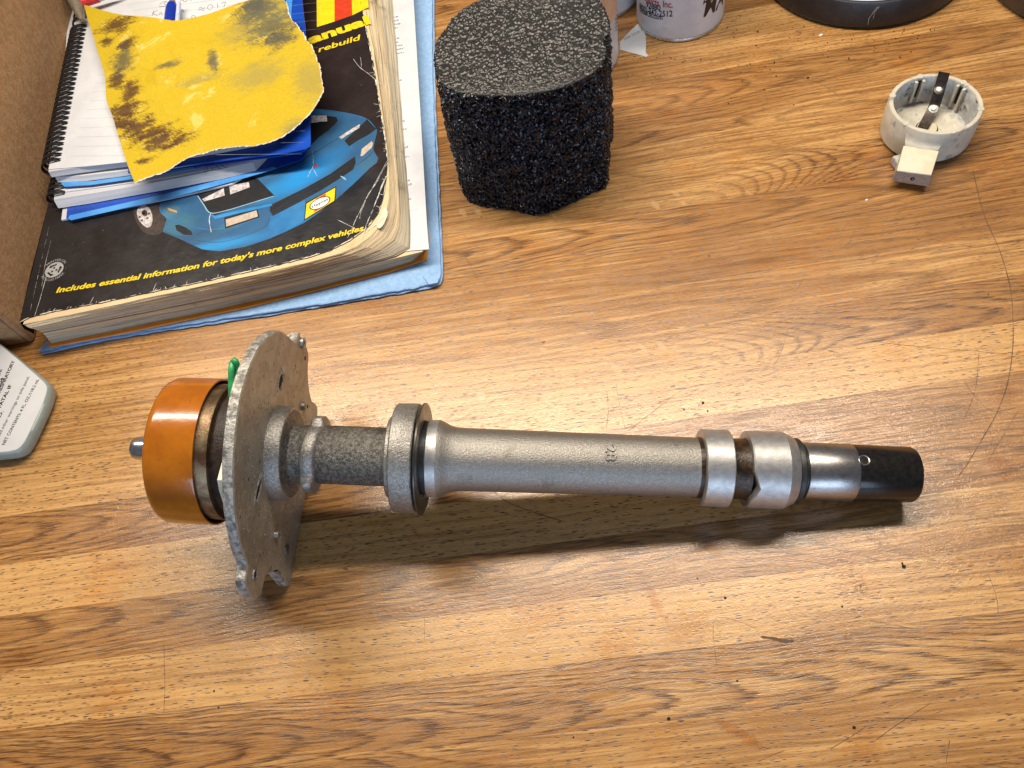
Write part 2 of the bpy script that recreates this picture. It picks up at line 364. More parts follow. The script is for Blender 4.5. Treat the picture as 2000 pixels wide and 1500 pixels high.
M['foam_top'] = make_foam("embossed foam skin", (0.013, 0.012, 0.011), (0.028, 0.0255, 0.0225), 0.32, 0.9, 0.25, 0.5)
def make_foam_side():
    """torn cells: every small facet tilts its own way, so single ones flash"""
    t = NT("cut foam")
    p = t.coord(1000.0)
    v2 = t.noise(p, 0.9, 3.0, 0.6, 0.8)
    pw = t.node('ShaderNodeVectorMath', {0: p, 1: t.node('ShaderNodeVectorMath', {0: t.node('ShaderNodeTexNoise', {'Vector': p, 'Scale': 0.8}, out=1), 1: (1.2, 1.2, 1.2)}, operation='MULTIPLY')}, operation='ADD')
    cell = t.voro(pw, 1.0, out=1)
    tilt = t.node('ShaderNodeVectorMath', {0: t.node('ShaderNodeVectorMath', {0: cell, 1: (0.5, 0.5, 0.22)}, operation='SUBTRACT'), 1: (2.7, 2.7, 2.7)}, operation='MULTIPLY')
    nn = t.node('ShaderNodeVectorMath', {0: t.node('ShaderNodeNewGeometry', out=1), 1: tilt}, operation='ADD')
    nn = t.node('ShaderNodeVectorMath', {0: nn}, operation='NORMALIZE')
    edge = t.voro(pw, 1.0, feature='DISTANCE_TO_EDGE')
    c = t.mix(t.smooth(v2, 0.35, 0.65), (0.006, 0.0075, 0.013), (0.014, 0.017, 0.029))
    c = t.mix(t.smooth(edge, 0.02, 0.12, 1.0, 0.0), c, (0.002, 0.002, 0.003))
    return t.out(c, 0.19, 0.0, t.bump(v2, 0.4, 0.0006, nn), 0.5)


M['foam_side'] = make_foam_side()


def make_carprint():
    """the photograph printed on the cover: soft blends of blue across the car body"""
    t = NT("printed car paint")
    p = t.coord(1000.0)
    c = t.mix(t.smooth(t.noise(p, 0.04, 3.0), 0.3, 0.7), (0.022, 0.085, 0.19), (0.03, 0.12, 0.26))
    for (x, y, z), rx, ry, ang, col, amt in CARBLOBS:
        d = t.node('ShaderNodeVectorMath', {0: p, 1: (x, y, z)}, operation='SUBTRACT')
        d = t.node('ShaderNodeVectorRotate', {'Vector': d, 'Angle': -ang}, rotation_type='Z_AXIS')
        d = t.vmul(d, (1 / rx, 1 / ry, 0))
        L = t.node('ShaderNodeVectorMath', {0: d}, out=1, operation='LENGTH')
        c = t.mix(t.math('MULTIPLY', t.smooth(L, 0.15, 1.0, 1.0, 0.0), amt), c, col)
    g = t.noise(p, 1.6, 3.0, 0.7)
    c = t.mix(t.math('MULTIPLY', t.smooth(g, 0.55, 0.75), 0.25), c, (0.16, 0.30, 0.42))
    return t.out(c, 0.33, 0.0, t.bump(t.noise(p, 0.3, 3.0), 0.12, 0.001))


def make_sandpaper():
    t = NT("yellow abrasive paper")
    p = t.coord(1000.0)
    n = t.noise(p, 0.9, 5.0, 0.65)
    c = t.mix(t.smooth(n, 0.3, 0.7), (0.455, 0.315, 0.004), (0.53, 0.38, 0.007))
    # pale rubbed creases
    pal = t.math('MULTIPLY', t.smooth(t.noise(p, 0.05, 5.0, 0.7, 0.6), 0.575, 0.66), 0.45)
    c = t.mix(pal, c, (0.74, 0.62, 0.22))
    fib = t.noise(t.vmul(t.node('ShaderNodeVectorRotate', {'Vector': p, 'Angle': 0.9}, rotation_type='Z_AXIS'), (0.35, 1.6, 1)), 1.0, 6.0, 0.8)
    blot = t.noise(t.vmul(p, (0.8, 1.5, 1)), 0.16, 4.0, 0.6)

    def stain(c, pts, col, amt, edge=0.5):
        for (x, y, z), rx, ry in pts:
            d = t.node('ShaderNodeVectorMath', {0: p, 1: (x, y, z)}, operation='SUBTRACT')
            d = t.vmul(d, (0.50 / rx, 0.50 / ry, 0.0))
            L = t.node('ShaderNodeVectorMath', {0: d}, out=1, operation='LENGTH')
            s = t.math('ADD', L, t.math('ADD', t.math('MULTIPLY', t.math('SUBTRACT', fib, 0.5), 2.8), t.math('MULTIPLY', t.math('SUBTRACT', blot, 0.5), 2.2)))
            c = t.mix(t.math('MULTIPLY', t.smooth(s, 0.30, 0.30 + edge, 1.0, 0.0), amt), c, col)
        return c
    c = stain(c, SAND_BROWN, (0.070, 0.024, 0.007), 0.92, 0.8)
    c = stain(c, SAND_GREY, (0.050, 0.052, 0.044), 0.82, 1.1)
    c = stain(c, SAND_LIGHTGREY, (0.16, 0.155, 0.08), 0.42, 1.3)
    h = t.math('ADD', t.noise(p, 2.6, 3.0, 0.6), t.math('MULTIPLY', t.noise(p, 0.12, 4.0, 0.6), 1.5))
    return t.out(c, 0.72, 0.0, t.bump(h, 0.35, 0.0006), 0.35)


# ------------------------------------------------------------------ mesh helpers (all in millimetres)
class MB:
    def __init__(self):
        self.v, self.f = [], []

    def add(self, vs, fs):
        o = len(self.v)
        self.v += [tuple(q) for q in vs]
        self.f += [tuple(i + o for i in f) for f in fs]
        return self

    def poly(self, pts):
        return self.add(pts, [tuple(range(len(pts)))])

    def loft(self, rings, cap=True, closed=True):
        n = len(rings[0])
        vs = [q for r in rings for q in r]
        fs = []
        for i in range(len(rings) - 1):
            for j in range(n if closed else n - 1):
                k = (j + 1) % n
                fs.append((i * n + j, i * n + k, (i + 1) * n + k, (i + 1) * n + j))
        if cap:
            fs.append(tuple(reversed(range(n))))
            fs.append(tuple((len(rings) - 1) * n + j for j in range(n)))
        return self.add(vs, fs)

    def prism(self, out, z0, z1):
        return self.loft([[(q[0], q[1], z0) for q in out], [(q[0], q[1], z1) for q in out]])

    def box(self, c, s):
        x, y, z = c
        a, b, h = (q / 2 for q in s)
        return self.prism([(x - a, y - b), (x + a, y - b), (x + a, y + b), (x - a, y + b)], z - h, z + h)

    def lathe(self, prof, fr, seg=96, cap=True, jitter=None):
        """prof = (distance along axis, radius); fr = (origin, axis, n, m)"""
        A, a, n, m = fr
        rings = []
        for i, (t, r) in enumerate(prof):
            ring = []
            for k in range(seg):
                q = 2 * math.pi * k / seg
                rr, tt = r, t
                if jitter:
                    dr = jitter * mnoise.noise(Vector((t * 0.5, math.cos(q) * r * 0.35, math.sin(q) * r * 0.35)))
                    rr += dr
                ring.append(A + a * tt + (n * math.cos(q) + m * math.sin(q)) * rr)
            rings.append(ring)
        return self.loft(rings, cap)

    def tube(self, pts, r, seg=8, closed=False, taper=None):
        P = [Vector(q) for q in pts]
        n = len(P)
        rings = []
        ref = None
        for i in range(n):
            if closed:
                d = P[(i + 1) % n] - P[i - 1]
            else:
                d = P[min(i + 1, n - 1)] - P[max(i - 1, 0)]
            d.normalize()
            if ref is None:
                ref = d.orthogonal().normalized()
            ref = (ref - d * ref.dot(d)).normalized()
            b = d.cross(ref)
            rr = r if taper is None else r * taper[i]
            rings.append([P[i] + (ref * math.cos(2 * math.pi * k / seg) + b * math.sin(2 * math.pi * k / seg)) * rr for k in range(seg)])
        if closed:
            rings.append(rings[0])
        return self.loft(rings, not closed)

    def strip(self, pts, w, z=None, vary=0.0):
        """thin flat band along a path, lying in its own plane"""
        P = [Vector(q) for q in pts]
        L, R = [], []
        for i, q in enumerate(P):
            d = P[min(i + 1, len(P) - 1)] - P[max(i - 1, 0)]
            d.z = 0
            d.normalize()
            s = Vector((-d.y, d.x, 0)) * (w / 2) * (1 + vary * random.uniform(-1, 1))
            if i in (0, len(P) - 1):
                s *= 0.3
            L.append(q + s)
            R.append(q - s)
        n = len(P)
        return self.add([tuple(q) for q in L + R], [(i, i + 1, n + i + 1, n + i) for i in range(n - 1)])


LOC = {}


def tag(o, label=None, cat=None, group=None, kind=None):
    if label:
        o['label'] = label
    if cat:
        o['category'] = cat
    if group:
        o['group'] = group
    if kind:
        o['kind'] = kind
    return o


def thing(name, loc, label, cat, group=None):
    o = bpy.data.objects.new(name, None)
    COL.objects.link(o)
    o.empty_display_size = 0.01
    o.location = [q * MM for q in loc]
    LOC[o.name] = Vector(loc)
    return tag(o, label, cat, group)


def obj(name, mb, mat, parent=None, loc=None, smooth=35, label=None):
    """one mesh object; mb holds millimetres in table space"""
    if parent is not None:
        org = LOC[parent.name]
    else:
        if loc is None:
            xs, ys, zs = zip(*mb.v)
            loc = ((min(xs) + max(xs)) / 2, (min(ys) + max(ys)) / 2, min(zs))
        org = Vector(loc)
    me = bpy.data.meshes.new(name)
    me.from_pydata([((q[0] - org[0]) * MM, (q[1] - org[1]) * MM, (q[2] - org[2]) * MM) for q in mb.v], [], mb.f)
    mats = mat if isinstance(mat, (list, tuple)) else [mat]
    for q in mats:
        me.materials.append(q)
    me.validate()
    if smooth:
        me.polygons.foreach_set('use_smooth', [True] * len(me.polygons))
        me.set_sharp_from_angle(angle=math.radians(smooth))
    me.update()
    o = bpy.data.objects.new(name, me)
    COL.objects.link(o)
    if parent is None:
        o.location = [q * MM for q in org]
    else:
        o.parent = parent
    LOC[o.name] = org
    if label:
        o['label'] = label
    return o


def fix_normals(o):
    import bmesh
    bm = bmesh.new()
    bm.from_mesh(o.data)
    bmesh.ops.recalc_face_normals(bm, faces=bm.faces)
    bm.to_mesh(o.data)
    bm.free()
    return o


def bevel(o, w, seg=2, ang=40):
    m = o.modifiers.new('bevel', 'BEVEL')
    m.width = w * MM
    m.segments = seg
    m.limit_method = 'ANGLE'
    m.angle_limit = math.radians(ang)
    return o


def dup(o, parent, delta=(0, 0, 0)):
    c = o.copy()
    COL.objects.link(c)
    c.parent = parent
    c.location = Vector(o.location) + Vector(delta) * MM
    LOC[c.name] = LOC[o.name]
    return c


def resample(pts, n, closed=False):
    P = [Vector(q) for q in pts]
    if closed:
        P.append(P[0])
    L = [0]
    for i in range(1, len(P)):
        L.append(L[-1] + (P[i] - P[i - 1]).length)
    out = []
    for k in range(n):
        s = L[-1] * k / (n if closed else n - 1)
        i = 1
        while i < len(L) - 1 and L[i] < s:
            i += 1
        q = (s - L[i - 1]) / max(1e-9, L[i] - L[i - 1])
        out.append(P[i - 1].lerp(P[i], q))
    return out


def spline(pts, n=8, closed=False):
    """Catmull-Rom through the points"""
    P = [Vector(q) for q in pts]
    N = len(P)
    out = []
    for i in range(N if closed else N - 1):
        if closed:
            a, b, c, d = P[i - 1], P[i], P[(i + 1) % N], P[(i + 2) % N]
        else:
            a, b, c, d = P[max(i - 1, 0)], P[i], P[i + 1], P[min(i + 2, N - 1)]
        for k in range(n):
            t = k / n
            out.append(0.5 * ((2 * b) + (c - a) * t + (2 * a - 5 * b + 4 * c - d) * t * t + (3 * b - a - 3 * c + d) * t ** 3))
    if not closed:
        out.append(P[-1])
    return out


def glyphs(body, bold=0.0, spacing=1.0, res=3):
    """flat letter faces in font units: verts (x, y), faces, x extent, cap height"""
    cu = bpy.data.curves.new('lettering', 'FONT')
    cu.body = body
    cu.size = 1.0
    cu.offset = bold
    cu.space_character = spacing
    cu.resolution_u = res
    cu.fill_mode = 'FRONT'
    o = bpy.data.objects.new('lettering', cu)
    COL.objects.link(o)
    bpy.context.view_layer.update()
    dg = bpy.context.evaluated_depsgraph_get()
    me = o.evaluated_get(dg).to_mesh()
    vs = [(v.co.x, v.co.y) for v in me.vertices]
    fs = [tuple(p.vertices) for p in me.polygons]
    o.evaluated_get(dg).to_mesh_clear()
    bpy.data.objects.remove(o)
    bpy.data.curves.remove(cu)
    x0 = min(v[0] for v in vs)
    x1 = max(v[0] for v in vs)
    return [((v[0] - x0), v[1]) for v in vs], fs, x1 - x0


def text_on(mb, body, p0, p1, cap, z=None, bold=0.0, shear=0.0, pm=None, spacing=1.0, up=None):
    """lettering from p0 to p1 (baseline, optional middle point pm), cap height in mm"""
    vs, fs, w = glyphs(body, bold, spacing)
    p0, p1 = Vector(p0), Vector(p1)
    cu = Vector((0, 0, 0)) if pm is None else (Vector(pm) - (p0 + p1) / 2)
    dx = (p1 - p0).normalized()
    nup = Vector((-dx.y, dx.x, 0)) if up is None else Vector(up)
    k = cap / 0.73
    L = (p1 - p0).length
    out = []
    for x, y in vs:
        s = (x + shear * y * k * w / L) / w
        q = p0 + (p1 - p0) * s + cu * (4 * s * (1 - s)) + nup * (y * k)
        if z is not None:
            q.z = z
        out.append(q)
    return mb.add(out, fs)


def text_can(mb, body, c, r, a0, a1, cap, bold=0.0, shear=0.0):
    """lettering wrapped on an upright can from (angle, z) a0 to a1"""
    vs, fs, w = glyphs(body, bold)
    k = cap / 0.73
    out = []
    for x, y in vs:
        s = x / w
        th = a0[0] + (a1[0] - a0[0]) * s + shear * y * k / r
        z = a0[1] + (a1[1] - a0[1]) * s + y * k
        out.append((c[0] + r * math.cos(th), c[1] + r * math.sin(th), z))
    return mb.add(out, fs)
# ------------------------------------------------------------------ the bench top: printed oak staves
GR = math.radians(-9.3)
GU = Vector((math.cos(GR), math.sin(GR), 0))
GV = Vector((-math.sin(GR), math.cos(GR), 0))
core = MB()
for q0, q1 in (((-650, -130), (500, 780)),):
    cs = [GU * a + GV * b for a, b in ((q0[0], q0[1]), (q1[0], q0[1]), (q1[0], q1[1]), (q0[0], q1[1]))]
    core.prism(cs, -22, -2.2)
table = obj("table_top", core, M['core'], loc=(0, 0, -22))
tag(table, kind='structure')
#        split, then (tone, cathedral, rays, dash) left and right of it
ROWS = {-1: (-60, (.48, .9, 0, .2), (.32, .15, 0, .95)), 0: (-100, (.42, .95, 0, .15), (.36, .9, 0, .3)),
        1: (80, (.08, .12, .25, 1), (.24, .15, 0, .9)), 2: (90, (.44, .8, 0, .2), (.32, .3, 0, .6)),
        3: (90, (.06, .03, .55, 1), (.46, .7, 0, .3)), 4: (-40, (.50, 1, 0, .2), (.46, .45, 0, .3)),
        5: (-60, (.16, .15, 0, 1), (.12, .05, 0, 1)), 6: (90, (.20, .25, .9, .9), (.44, .9, 0, .6)),
        7: (-20, (.26, .2, 0, .95), (.34, .35, 0, .8)), 8: (20, (.36, .2, 0, 1), (.52, .3, 0, .7)),
        9: (60, (.34, .8, 0, .15), (.54, .6, 0, .25)), 10: (130, (.26, .25, 1, .55), (.42, 1, .2, .25)),
        11: (40, (.38, .7, .3, .2), (.30, .35, .2, .6)), 12: (120, (.48, .8, 0, .25), (.34, .4, 0, .6)),
        13: (100, (.45, .5, 0, .3), (.52, .7, 0, .25))}
rs = random.Random(4)
for i in range(-6, 27):
    v0 = 40.2 + 26.2 * i
    mk_ = lambda: (rs.uniform(.25, .6), rs.choice([.1, .3, .8, 1]), rs.choice([0, 0, .3]), rs.uniform(.2, .9))
    split, A_, B2 = ROWS.get(i) or (rs.uniform(-60, 160), mk_(), mk_())
    hw, hh = 575, 26.2 / 2 - 0.015
    mb = MB().prism([(-hw, -hh), (hw, -hh), (hw, hh), (-hw, hh)], -2.2, 0)
    me = bpy.data.meshes.new("stave")
    me.from_pydata([(q[0] * MM, q[1] * MM, q[2] * MM) for q in mb.v], [], mb.f)
    me.materials.append(WOOD)
    o = bpy.data.objects.new("stave", me)
    COL.objects.link(o)
    o.parent = table
    cpos = GU * -75 + GV * (v0 + 13.1)
    o.location = (cpos.x * MM, cpos.y * MM, 22 * MM)
    o.rotation_euler = (0, 0, GR)
    o['seed'] = rs.uniform(0, 1)
    o['split'] = float(split + 75)
    for key, a_, b_ in zip(('tone', 'cath', 'rays', 'dash'), A_, B2):
        o[key + '_a'] = float(a_)
        o[key + '_b'] = float(b_)

# scratches, gouges and nail holes in the bench top
SCR = [[(270.45, 254.52, 0.04), (259.94, 226.16, 0.04), (254.43, 201.51, 0.04), (247.64, 180.92, 0.04), (240.11, 165.57, 0.04), (229.86, 148.28, 0.04), (218.05, 132.49, 0.04), (206.34, 120.8, 0.04), (195.76, 112.42, 0.04), (181.84, 102.06, 0.04), (175.26, 97.81, 0.04)],
       [(49.61, 190.75, 0.04), (47.52, 178.68, 0.04), (45.8, 163.99, 0.04)], [(75.65, 175.68, 0.04), (59.87, 169.15, 0.04), (46.63, 163.43, 0.04)], [(44.08, 188.34, 0.04), (41.49, 177.74, 0.04), (37.34, 167.97, 0.04)],
       [(214.7, 150.66, 0.04), (203.52, 134.08, 0.04), (191.57, 121.94, 0.04)], [(173.34, 174.62, 0.04), (181.59, 167.92, 0.04), (228.1, 145.32, 0.04)], [(47.27, 51.76, 0.04), (53.79, 69.51, 0.04), (68.46, 60.89, 0.04)],
       [(111.88, 52.14, 0.04), (117.37, 48.84, 0.04), (126.15, 44.19, 0.04)], [(119.77, 17.19, 0.04), (105.74, 13.84, 0.04), (93.82, 10.38, 0.04)], [(96.54, 17.86, 0.04), (113.38, 12.88, 0.04), (128.8, 7.74, 0.04)],
       [(76.69, 11.86, 0.04), (85.34, 13.78, 0.04), (92.35, 15.61, 0.04)], [(49.03, 14.66, 0.04), (55.52, 15.5, 0.04), (60.12, 15.75, 0.04)], [(-5.3, 298.35, 0.04), (-3.26, 288.63, 0.04), (-1.78, 278.18, 0.04)],
       [(232.65, 332.03, 0.04), (228.43, 345.94, 0.04), (218.99, 357.61, 0.04)], [(197.09, 239.49, 0.04), (190.95, 232.61, 0.04), (187.11, 230.44, 0.04)], [(161.59, 220.86, 0.04), (154.81, 214.34, 0.04), (150.89, 211.68, 0.04)],
       [(164.72, 56.08, 0.04), (162.83, 46.82, 0.04), (159.86, 40.26, 0.04)], [(45.41, 95.48, 0.04), (42.06, 89.45, 0.04)], [(60.79, 80.42, 0.04), (58.62, 76.08, 0.04)], [(-23.11, 154.03, 0.04), (-15.94, 144.5, 0.04), (5.38, 128.69, 0.04)],
       [(119.49, 3.64, 0.04), (116.02, -0.85, 0.04), (114.39, -3.1, 0.04)], [(139.94, 193.03, 0.04), (130.49, 180.48, 0.04), (124.19, 174.96, 0.04)], [(-185.58, 128.05, 0.04), (-185.47, 108.53, 0.04), (-186.14, 97.75, 0.04)], [(215.3, 118.86, 0.04), (202.66, 109.6, 0.04), (190.36, 100.57, 0.04)],
       [(-245.19, 187.34, 0.04), (-241.4, 190.26, 0.04)], [(-161.03, 88.73, 0.04), (-160.71, 82.34, 0.04)], [(201.08, 140.68, 0.04), (203.25, 122.95, 0.04), (215.99, 120.01, 0.04)], [(-65.31, 108.42, 0.04), (-66.6, 102.99, 0.04), (-68.07, 95.45, 0.04)]]
for q in SCR:
    q = q if len(q) < 3 else [tuple(w) for w in spline(q, 6)]
    q = [(w[0], w[1], 0.04) for w in q]
    obj("scratch", MB().strip(q, (0.34 if q is SCR[0] or len(q) > 50 else random.uniform(0.12, 0.22)), vary=0.5), M['scratch'], table, smooth=0)
obj("gouge", MB().strip([(w[0], w[1], 0.05) for w in spline([(68.35, 57.5, 0.05), (72.78, 55.59, 0.05), (76.25, 53.54, 0.05), (80.3, 52.37, 0.05)], 4)], 1.2, vary=0.5), M['scratch'], table, smooth=0)
holes = [((85.45, 166.68, 0), .75), ((75.76, 166.15, 0), .5), ((85.9, 161.84, 0), .5), ((21.89, 37.89, 0), .7), ((88.31, 16.53, 0), .7), ((60.56, 76.42, 0), .6), ((134.88, 68, 0), .9),
         ((135.02, 69.55, 0), .5), ((21.25, 336.99, 0), .4), ((223.46, 354.64, 0), .9), ((213.58, 406.19, 0), .8), ((207.62, 394.39, 0), .7), ((120.38, 248.89, 0), .5), ((206.45, 336.65, 0), .5), ((52.58, 87.47, 0), .4),
         ((-163.21, 100.13, 0), .5), ((-161.52, 92.71, 0), .4), ((-202.74, 143.82, 0), .35), ((-16.55, 41.31, 0), .4), ((-227.65, 274.98, 0), .4), ((10.44, 321.78, 0), .4), ((235.65, 179.16, 0), .4), ((104.25, 59.78, 0), .5), ((52.83, 44.07, 0), .5)]
for (x, y, z), r in holes:
    ring = [(x + r * math.cos(a) * random.uniform(.75, 1.2), y + r * math.sin(a) * random.uniform(.75, 1.2), 0.05) for a in [k * math.pi / 5 for k in range(10)]]
    obj("hole", MB().poly(ring), M['hole'], table, smooth=0)
# a rubbed grey mark near the right edge
mk = MB()
for k in range(26):
    c0 = Vector((114.93, 65.43, 0)) + Vector((random.gauss(0, 1.9), random.gauss(0, 2.2), 0))
    a = random.uniform(0, 6.28)
    mk.strip([(c0.x, c0.y, .05), (c0.x + math.cos(a) * .9, c0.y + math.sin(a) * .9, .05), (c0.x + math.cos(a + .8) * 1.6, c0.y + math.sin(a + .8) * 1.6, .05)], .22)
obj("scuff_mark", mk, M['scratch'], table, smooth=0)

# ------------------------------------------------------------------ the distributor
AX_A, AX_D, AX_N, AX_M = Vector((-105.37100, 177.19854, 50.00000)), Vector((0.94908, -0.28210, -0.14023)), Vector((0.13441, -0.03995, 0.99012)), Vector((0.28492, 0.95855, -0.00000))
FR = (AX_A, AX_D, AX_N, AX_M)


def on_axis(t, x, y):
    return AX_A + AX_D * t + AX_M * x + AX_N * y


def polar(t, r, phi):
    return AX_A + AX_D * t + (AX_N * math.cos(phi) + AX_M * math.sin(phi)) * r


dist = thing("distributor", (-105, 177, 0), "old engine distributor with amber drum and bare metal shaft lying across the bench", "distributor")


def lathe(name, prof, mat, seg=96, jitter=None, smooth=35, parent=None, cap=True, fr=FR):
    return fix_normals(obj(name, MB().lathe(prof, fr, seg, cap, jitter), mat, parent or dist, smooth=smooth))


nub = [(-64.4, 0.01), (-64.4, 2.6), (-64.1, 3.6), (-63.3, 4.4), (-62.2, 4.85), (-60, 4.95), (-44, 4.95)]
lathe("shaft_tip", nub, M['steel'], 48)
drum = [(-46.0, 4.5), (-46.0, 27.5), (-45.7, 29.2), (-44.9, 30.6), (-43.6, 31.3), (-42, 31.5), (-25.2, 31.6), (-24.6, 31.5), (-24.5, 31.1), (-24.7, 30.7), (-42, 30.5), (-44.5, 28.5), (-44.8, 4.5)]
lathe("drum", drum, M['drum'], 160, cap=False)
lathe("steel_rim", [(-43, 12), (-43, 29.2), (-20.6, 29.3), (-20.0, 29.0), (-20.0, 26.5), (-20.0, 12)], M['rusty'], 128, jitter=0.05)
lathe("hub", [(-20.2, 5), (-20.2, 26.4), (-18, 27.4), (-9, 27.8), (-5.2, 24), (-5.0, 10)], M['dark_brown'], 96, jitter=0.3)
# plate: outline traced on its own plane, x across and y up
PL = [(41.41, 33.16), (28.55, 44.69), (17, 50.27), (6.64, 53.03), (-3.85, 53.23), (-17, 49.65), (-24.4, 46.41), (-30.86, 41.98), (-39.82, 34.01), (-46.79, 23.72), (-50.11, 16.72), (-51.93, 10.08), (-55.07, 8.92), (-58.2, 8.24), (-60.19, 4.91), (-61.31, 0.04), (-61.69, -6.34), (-59.03, -12.01), (-54.9, -13.56), (-50.43, -13.81), (-48.81, -16.11), (-44.61, -24.99), (-42.96, -28.65), (-43.49, -36.86), (-44.72, -47.11), (-42.81, -51.21), (-35.72, -50.38), (-22.54, -49.63), (-12.37, -49.88), (1.88, -48.89), (6.18, -49.35), (43.2, -45.42), (43.47, -31.55), (46.89, -22.53), (52.24, -17.12), (59.33, -12.73), (59.58, -2.39), (58.88, 3.22), (58.4, 5.57), (52.6, 7.18), (49.41, 15.93), (46.4, 24.25)]
PL = [(q[0], q[1], 0) for q in PL]
po = resample(spline(PL, 5, True), 260, True)
zlow = lambda t, q: (AX_A + AX_D * t).z + q.y * AX_N.z + q.x * AX_M.z


def plate_ring(t, grow, rough):
    out = []
    for k, q in enumerate(po):
        a, b = po[k - 1], po[(k + 1) % len(po)]
        d = (b - a).normalized()
        nrm = Vector((d.y, -d.x, 0))
        if nrm.dot(q) < 0 and q.length > 40:
            nrm = nrm if Vector((d.y, -d.x, 0)).dot(q) > 0 else -nrm
        w = mnoise.noise(Vector((q.x * .35, q.y * .35, t * .5))) * rough
        p = q + nrm * (grow + w)
        P = on_axis(t, p.x, p.y)
        if P.z < 0.12:
            P.z = 0.12
        out.append(P)
    return out


rings = [plate_ring(-4.6, -0.7, .1), plate_ring(-4.3, -0.15, .15), plate_ring(-3.1, 0.05, .2), plate_ring(-1.6, 0.05, .2), plate_ring(-.5, -.05, .15), plate_ring(0, -.7, .12)]
pm = MB().loft(rings, True)
plate = obj("base_plate", pm, [M['plate'], M['plate_edge']], dist, smooth=30)
fix_normals(plate)
for p in plate.data.polygons:
    p.material_index = 0 if len(p.vertices) > 10 or (p.index // len(po)) >= 4 else 1


def on_face(name, px, prof, mat, seg=24, t0=0.0, jit=None):
    o_ = AX_A + AX_D * t0 + AX_M * px[0] + AX_N * px[1]
    return fix_normals(obj(name, MB().lathe(prof, (o_, AX_D, AX_N, AX_M), seg, True, jit), mat, dist, smooth=40))


def pit(name, px, rx, ry):
    """ragged hole broken through the face: bright torn rim and a dark mouth"""
    rim, mouth, o = [], [], []
    for k in range(28):
        a = k * math.tau / 28
        w = 1 + .3 * mnoise.noise(Vector((math.cos(a) * 1.6 + px[0], math.sin(a) * 1.6, 0)))
        o.append(on_axis(-.05, px[0] + rx * 1.75 * w * math.cos(a), px[1] + ry * 1.6 * w * math.sin(a)))
        rim.append(on_axis(.45, px[0] + rx * 1.2 * w * math.cos(a), px[1] + ry * 1.2 * w * math.sin(a)))
        mouth.append(on_axis(.1, px[0] + rx * .8 * w * math.cos(a), px[1] + ry * .8 * w * math.sin(a)))
    a_ = obj("hole_rim", MB().loft([o, rim, mouth], False), M['plate_edge'], dist, smooth=0)
    fix_normals(a_)
    obj(name, MB().poly(mouth), M['hole'], dist, smooth=0)


pit("pitted_hole", [(26.55, 16.22)][0], 4.6, 2.3)
pit("pitted_hole", [(-23.45, 15.69)][0], 5.0, 1.8)
on_face("grommet", [(56.8, -0.3)][0], [(0, 2.6), (1.2, 2.5), (1.6, 2.1), (1.2, 1.4), (.2, 1.3)], M['machined'])
on_face("grommet_hole", [(57.47, -1.35)][0], [(.0, 1.5), (.9, 1.4), (.9, .01)], M['hole'])
on_face("small_hole", [(54.01, -9.55)][0], [(0, 1.1), (.1, 1.0), (.1, .01)], M['hole'], 14)
on_face("plate_screw", [(33, -18.49)][0], [(0, 2.0), (1.6, 1.9), (2.0, 1.4), (2.0, .01)], M['cast_mid'], 18)
on_face("screw_slot", [(33.8, -20.5)][0], [(1.9, 1.0), (2.1, .9), (2.1, .01)], M['hole'], 8)
on_face("pin", [(-31.4, -15.44)][0], [(0, 1.6), (1.6, 1.5), (1.9, 1.1), (1.9, .01)], M['cast_mid'], 16)
on_face("rivet", [(-31.74, -34.82)][0], [(0, 2.3), (.8, 2.2), (1.1, 1.2), (1.1, .01)], M['cast_dark'], 18)
on_face("lug_hole", [(-53.3, -0.01)][0], [(0, 2.6), (.5, 2.4), (.6, 1.9), (.2, 1.6)], M['cast_mid'], 20)
on_face("lug_hole_mouth", [(-53.04, -0.91)][0], [(.1, 1.75), (.25, 1.6), (.25, .01)], M['hole'], 16)
# cast specks and small pits scattered over the face
spx = MB()
ptx = MB()
rp = random.Random(8)
for k in range(260):
    a_, r_ = rp.uniform(0, math.tau), 50 * math.sqrt(rp.uniform(.16, 1))
    x_, y_ = r_ * math.cos(a_), r_ * math.sin(a_)
    if on_axis(0, x_, y_).z < 2.5 or x_ > 44:
        continue
    e_ = rp.uniform(.2, .7)
    tgt = spx if rp.random() < .75 else ptx
    hgt = .28 if tgt is spx else .06
    base_ = [on_axis(-.05, x_ + e_ * 1.5 * math.cos(q) * rp.uniform(.6, 1.3), y_ + e_ * math.sin(q) * rp.uniform(.6, 1.3)) for q in [i * math.tau / 6 for i in range(6)]]
    topp = [q.lerp(on_axis(hgt, x_, y_), .55 if tgt is spx else .05) if tgt is spx else on_axis(hgt, x_, y_).lerp(q + AX_D * hgt, .9) for q in base_]
    tgt.loft([base_, topp])
tag(obj("cast_specks", spx, M['plate_edge'], dist, smooth=0), kind='stuff')
tag(obj("cast_pits", ptx, M['dark_brown'], dist, smooth=0), kind='stuff')
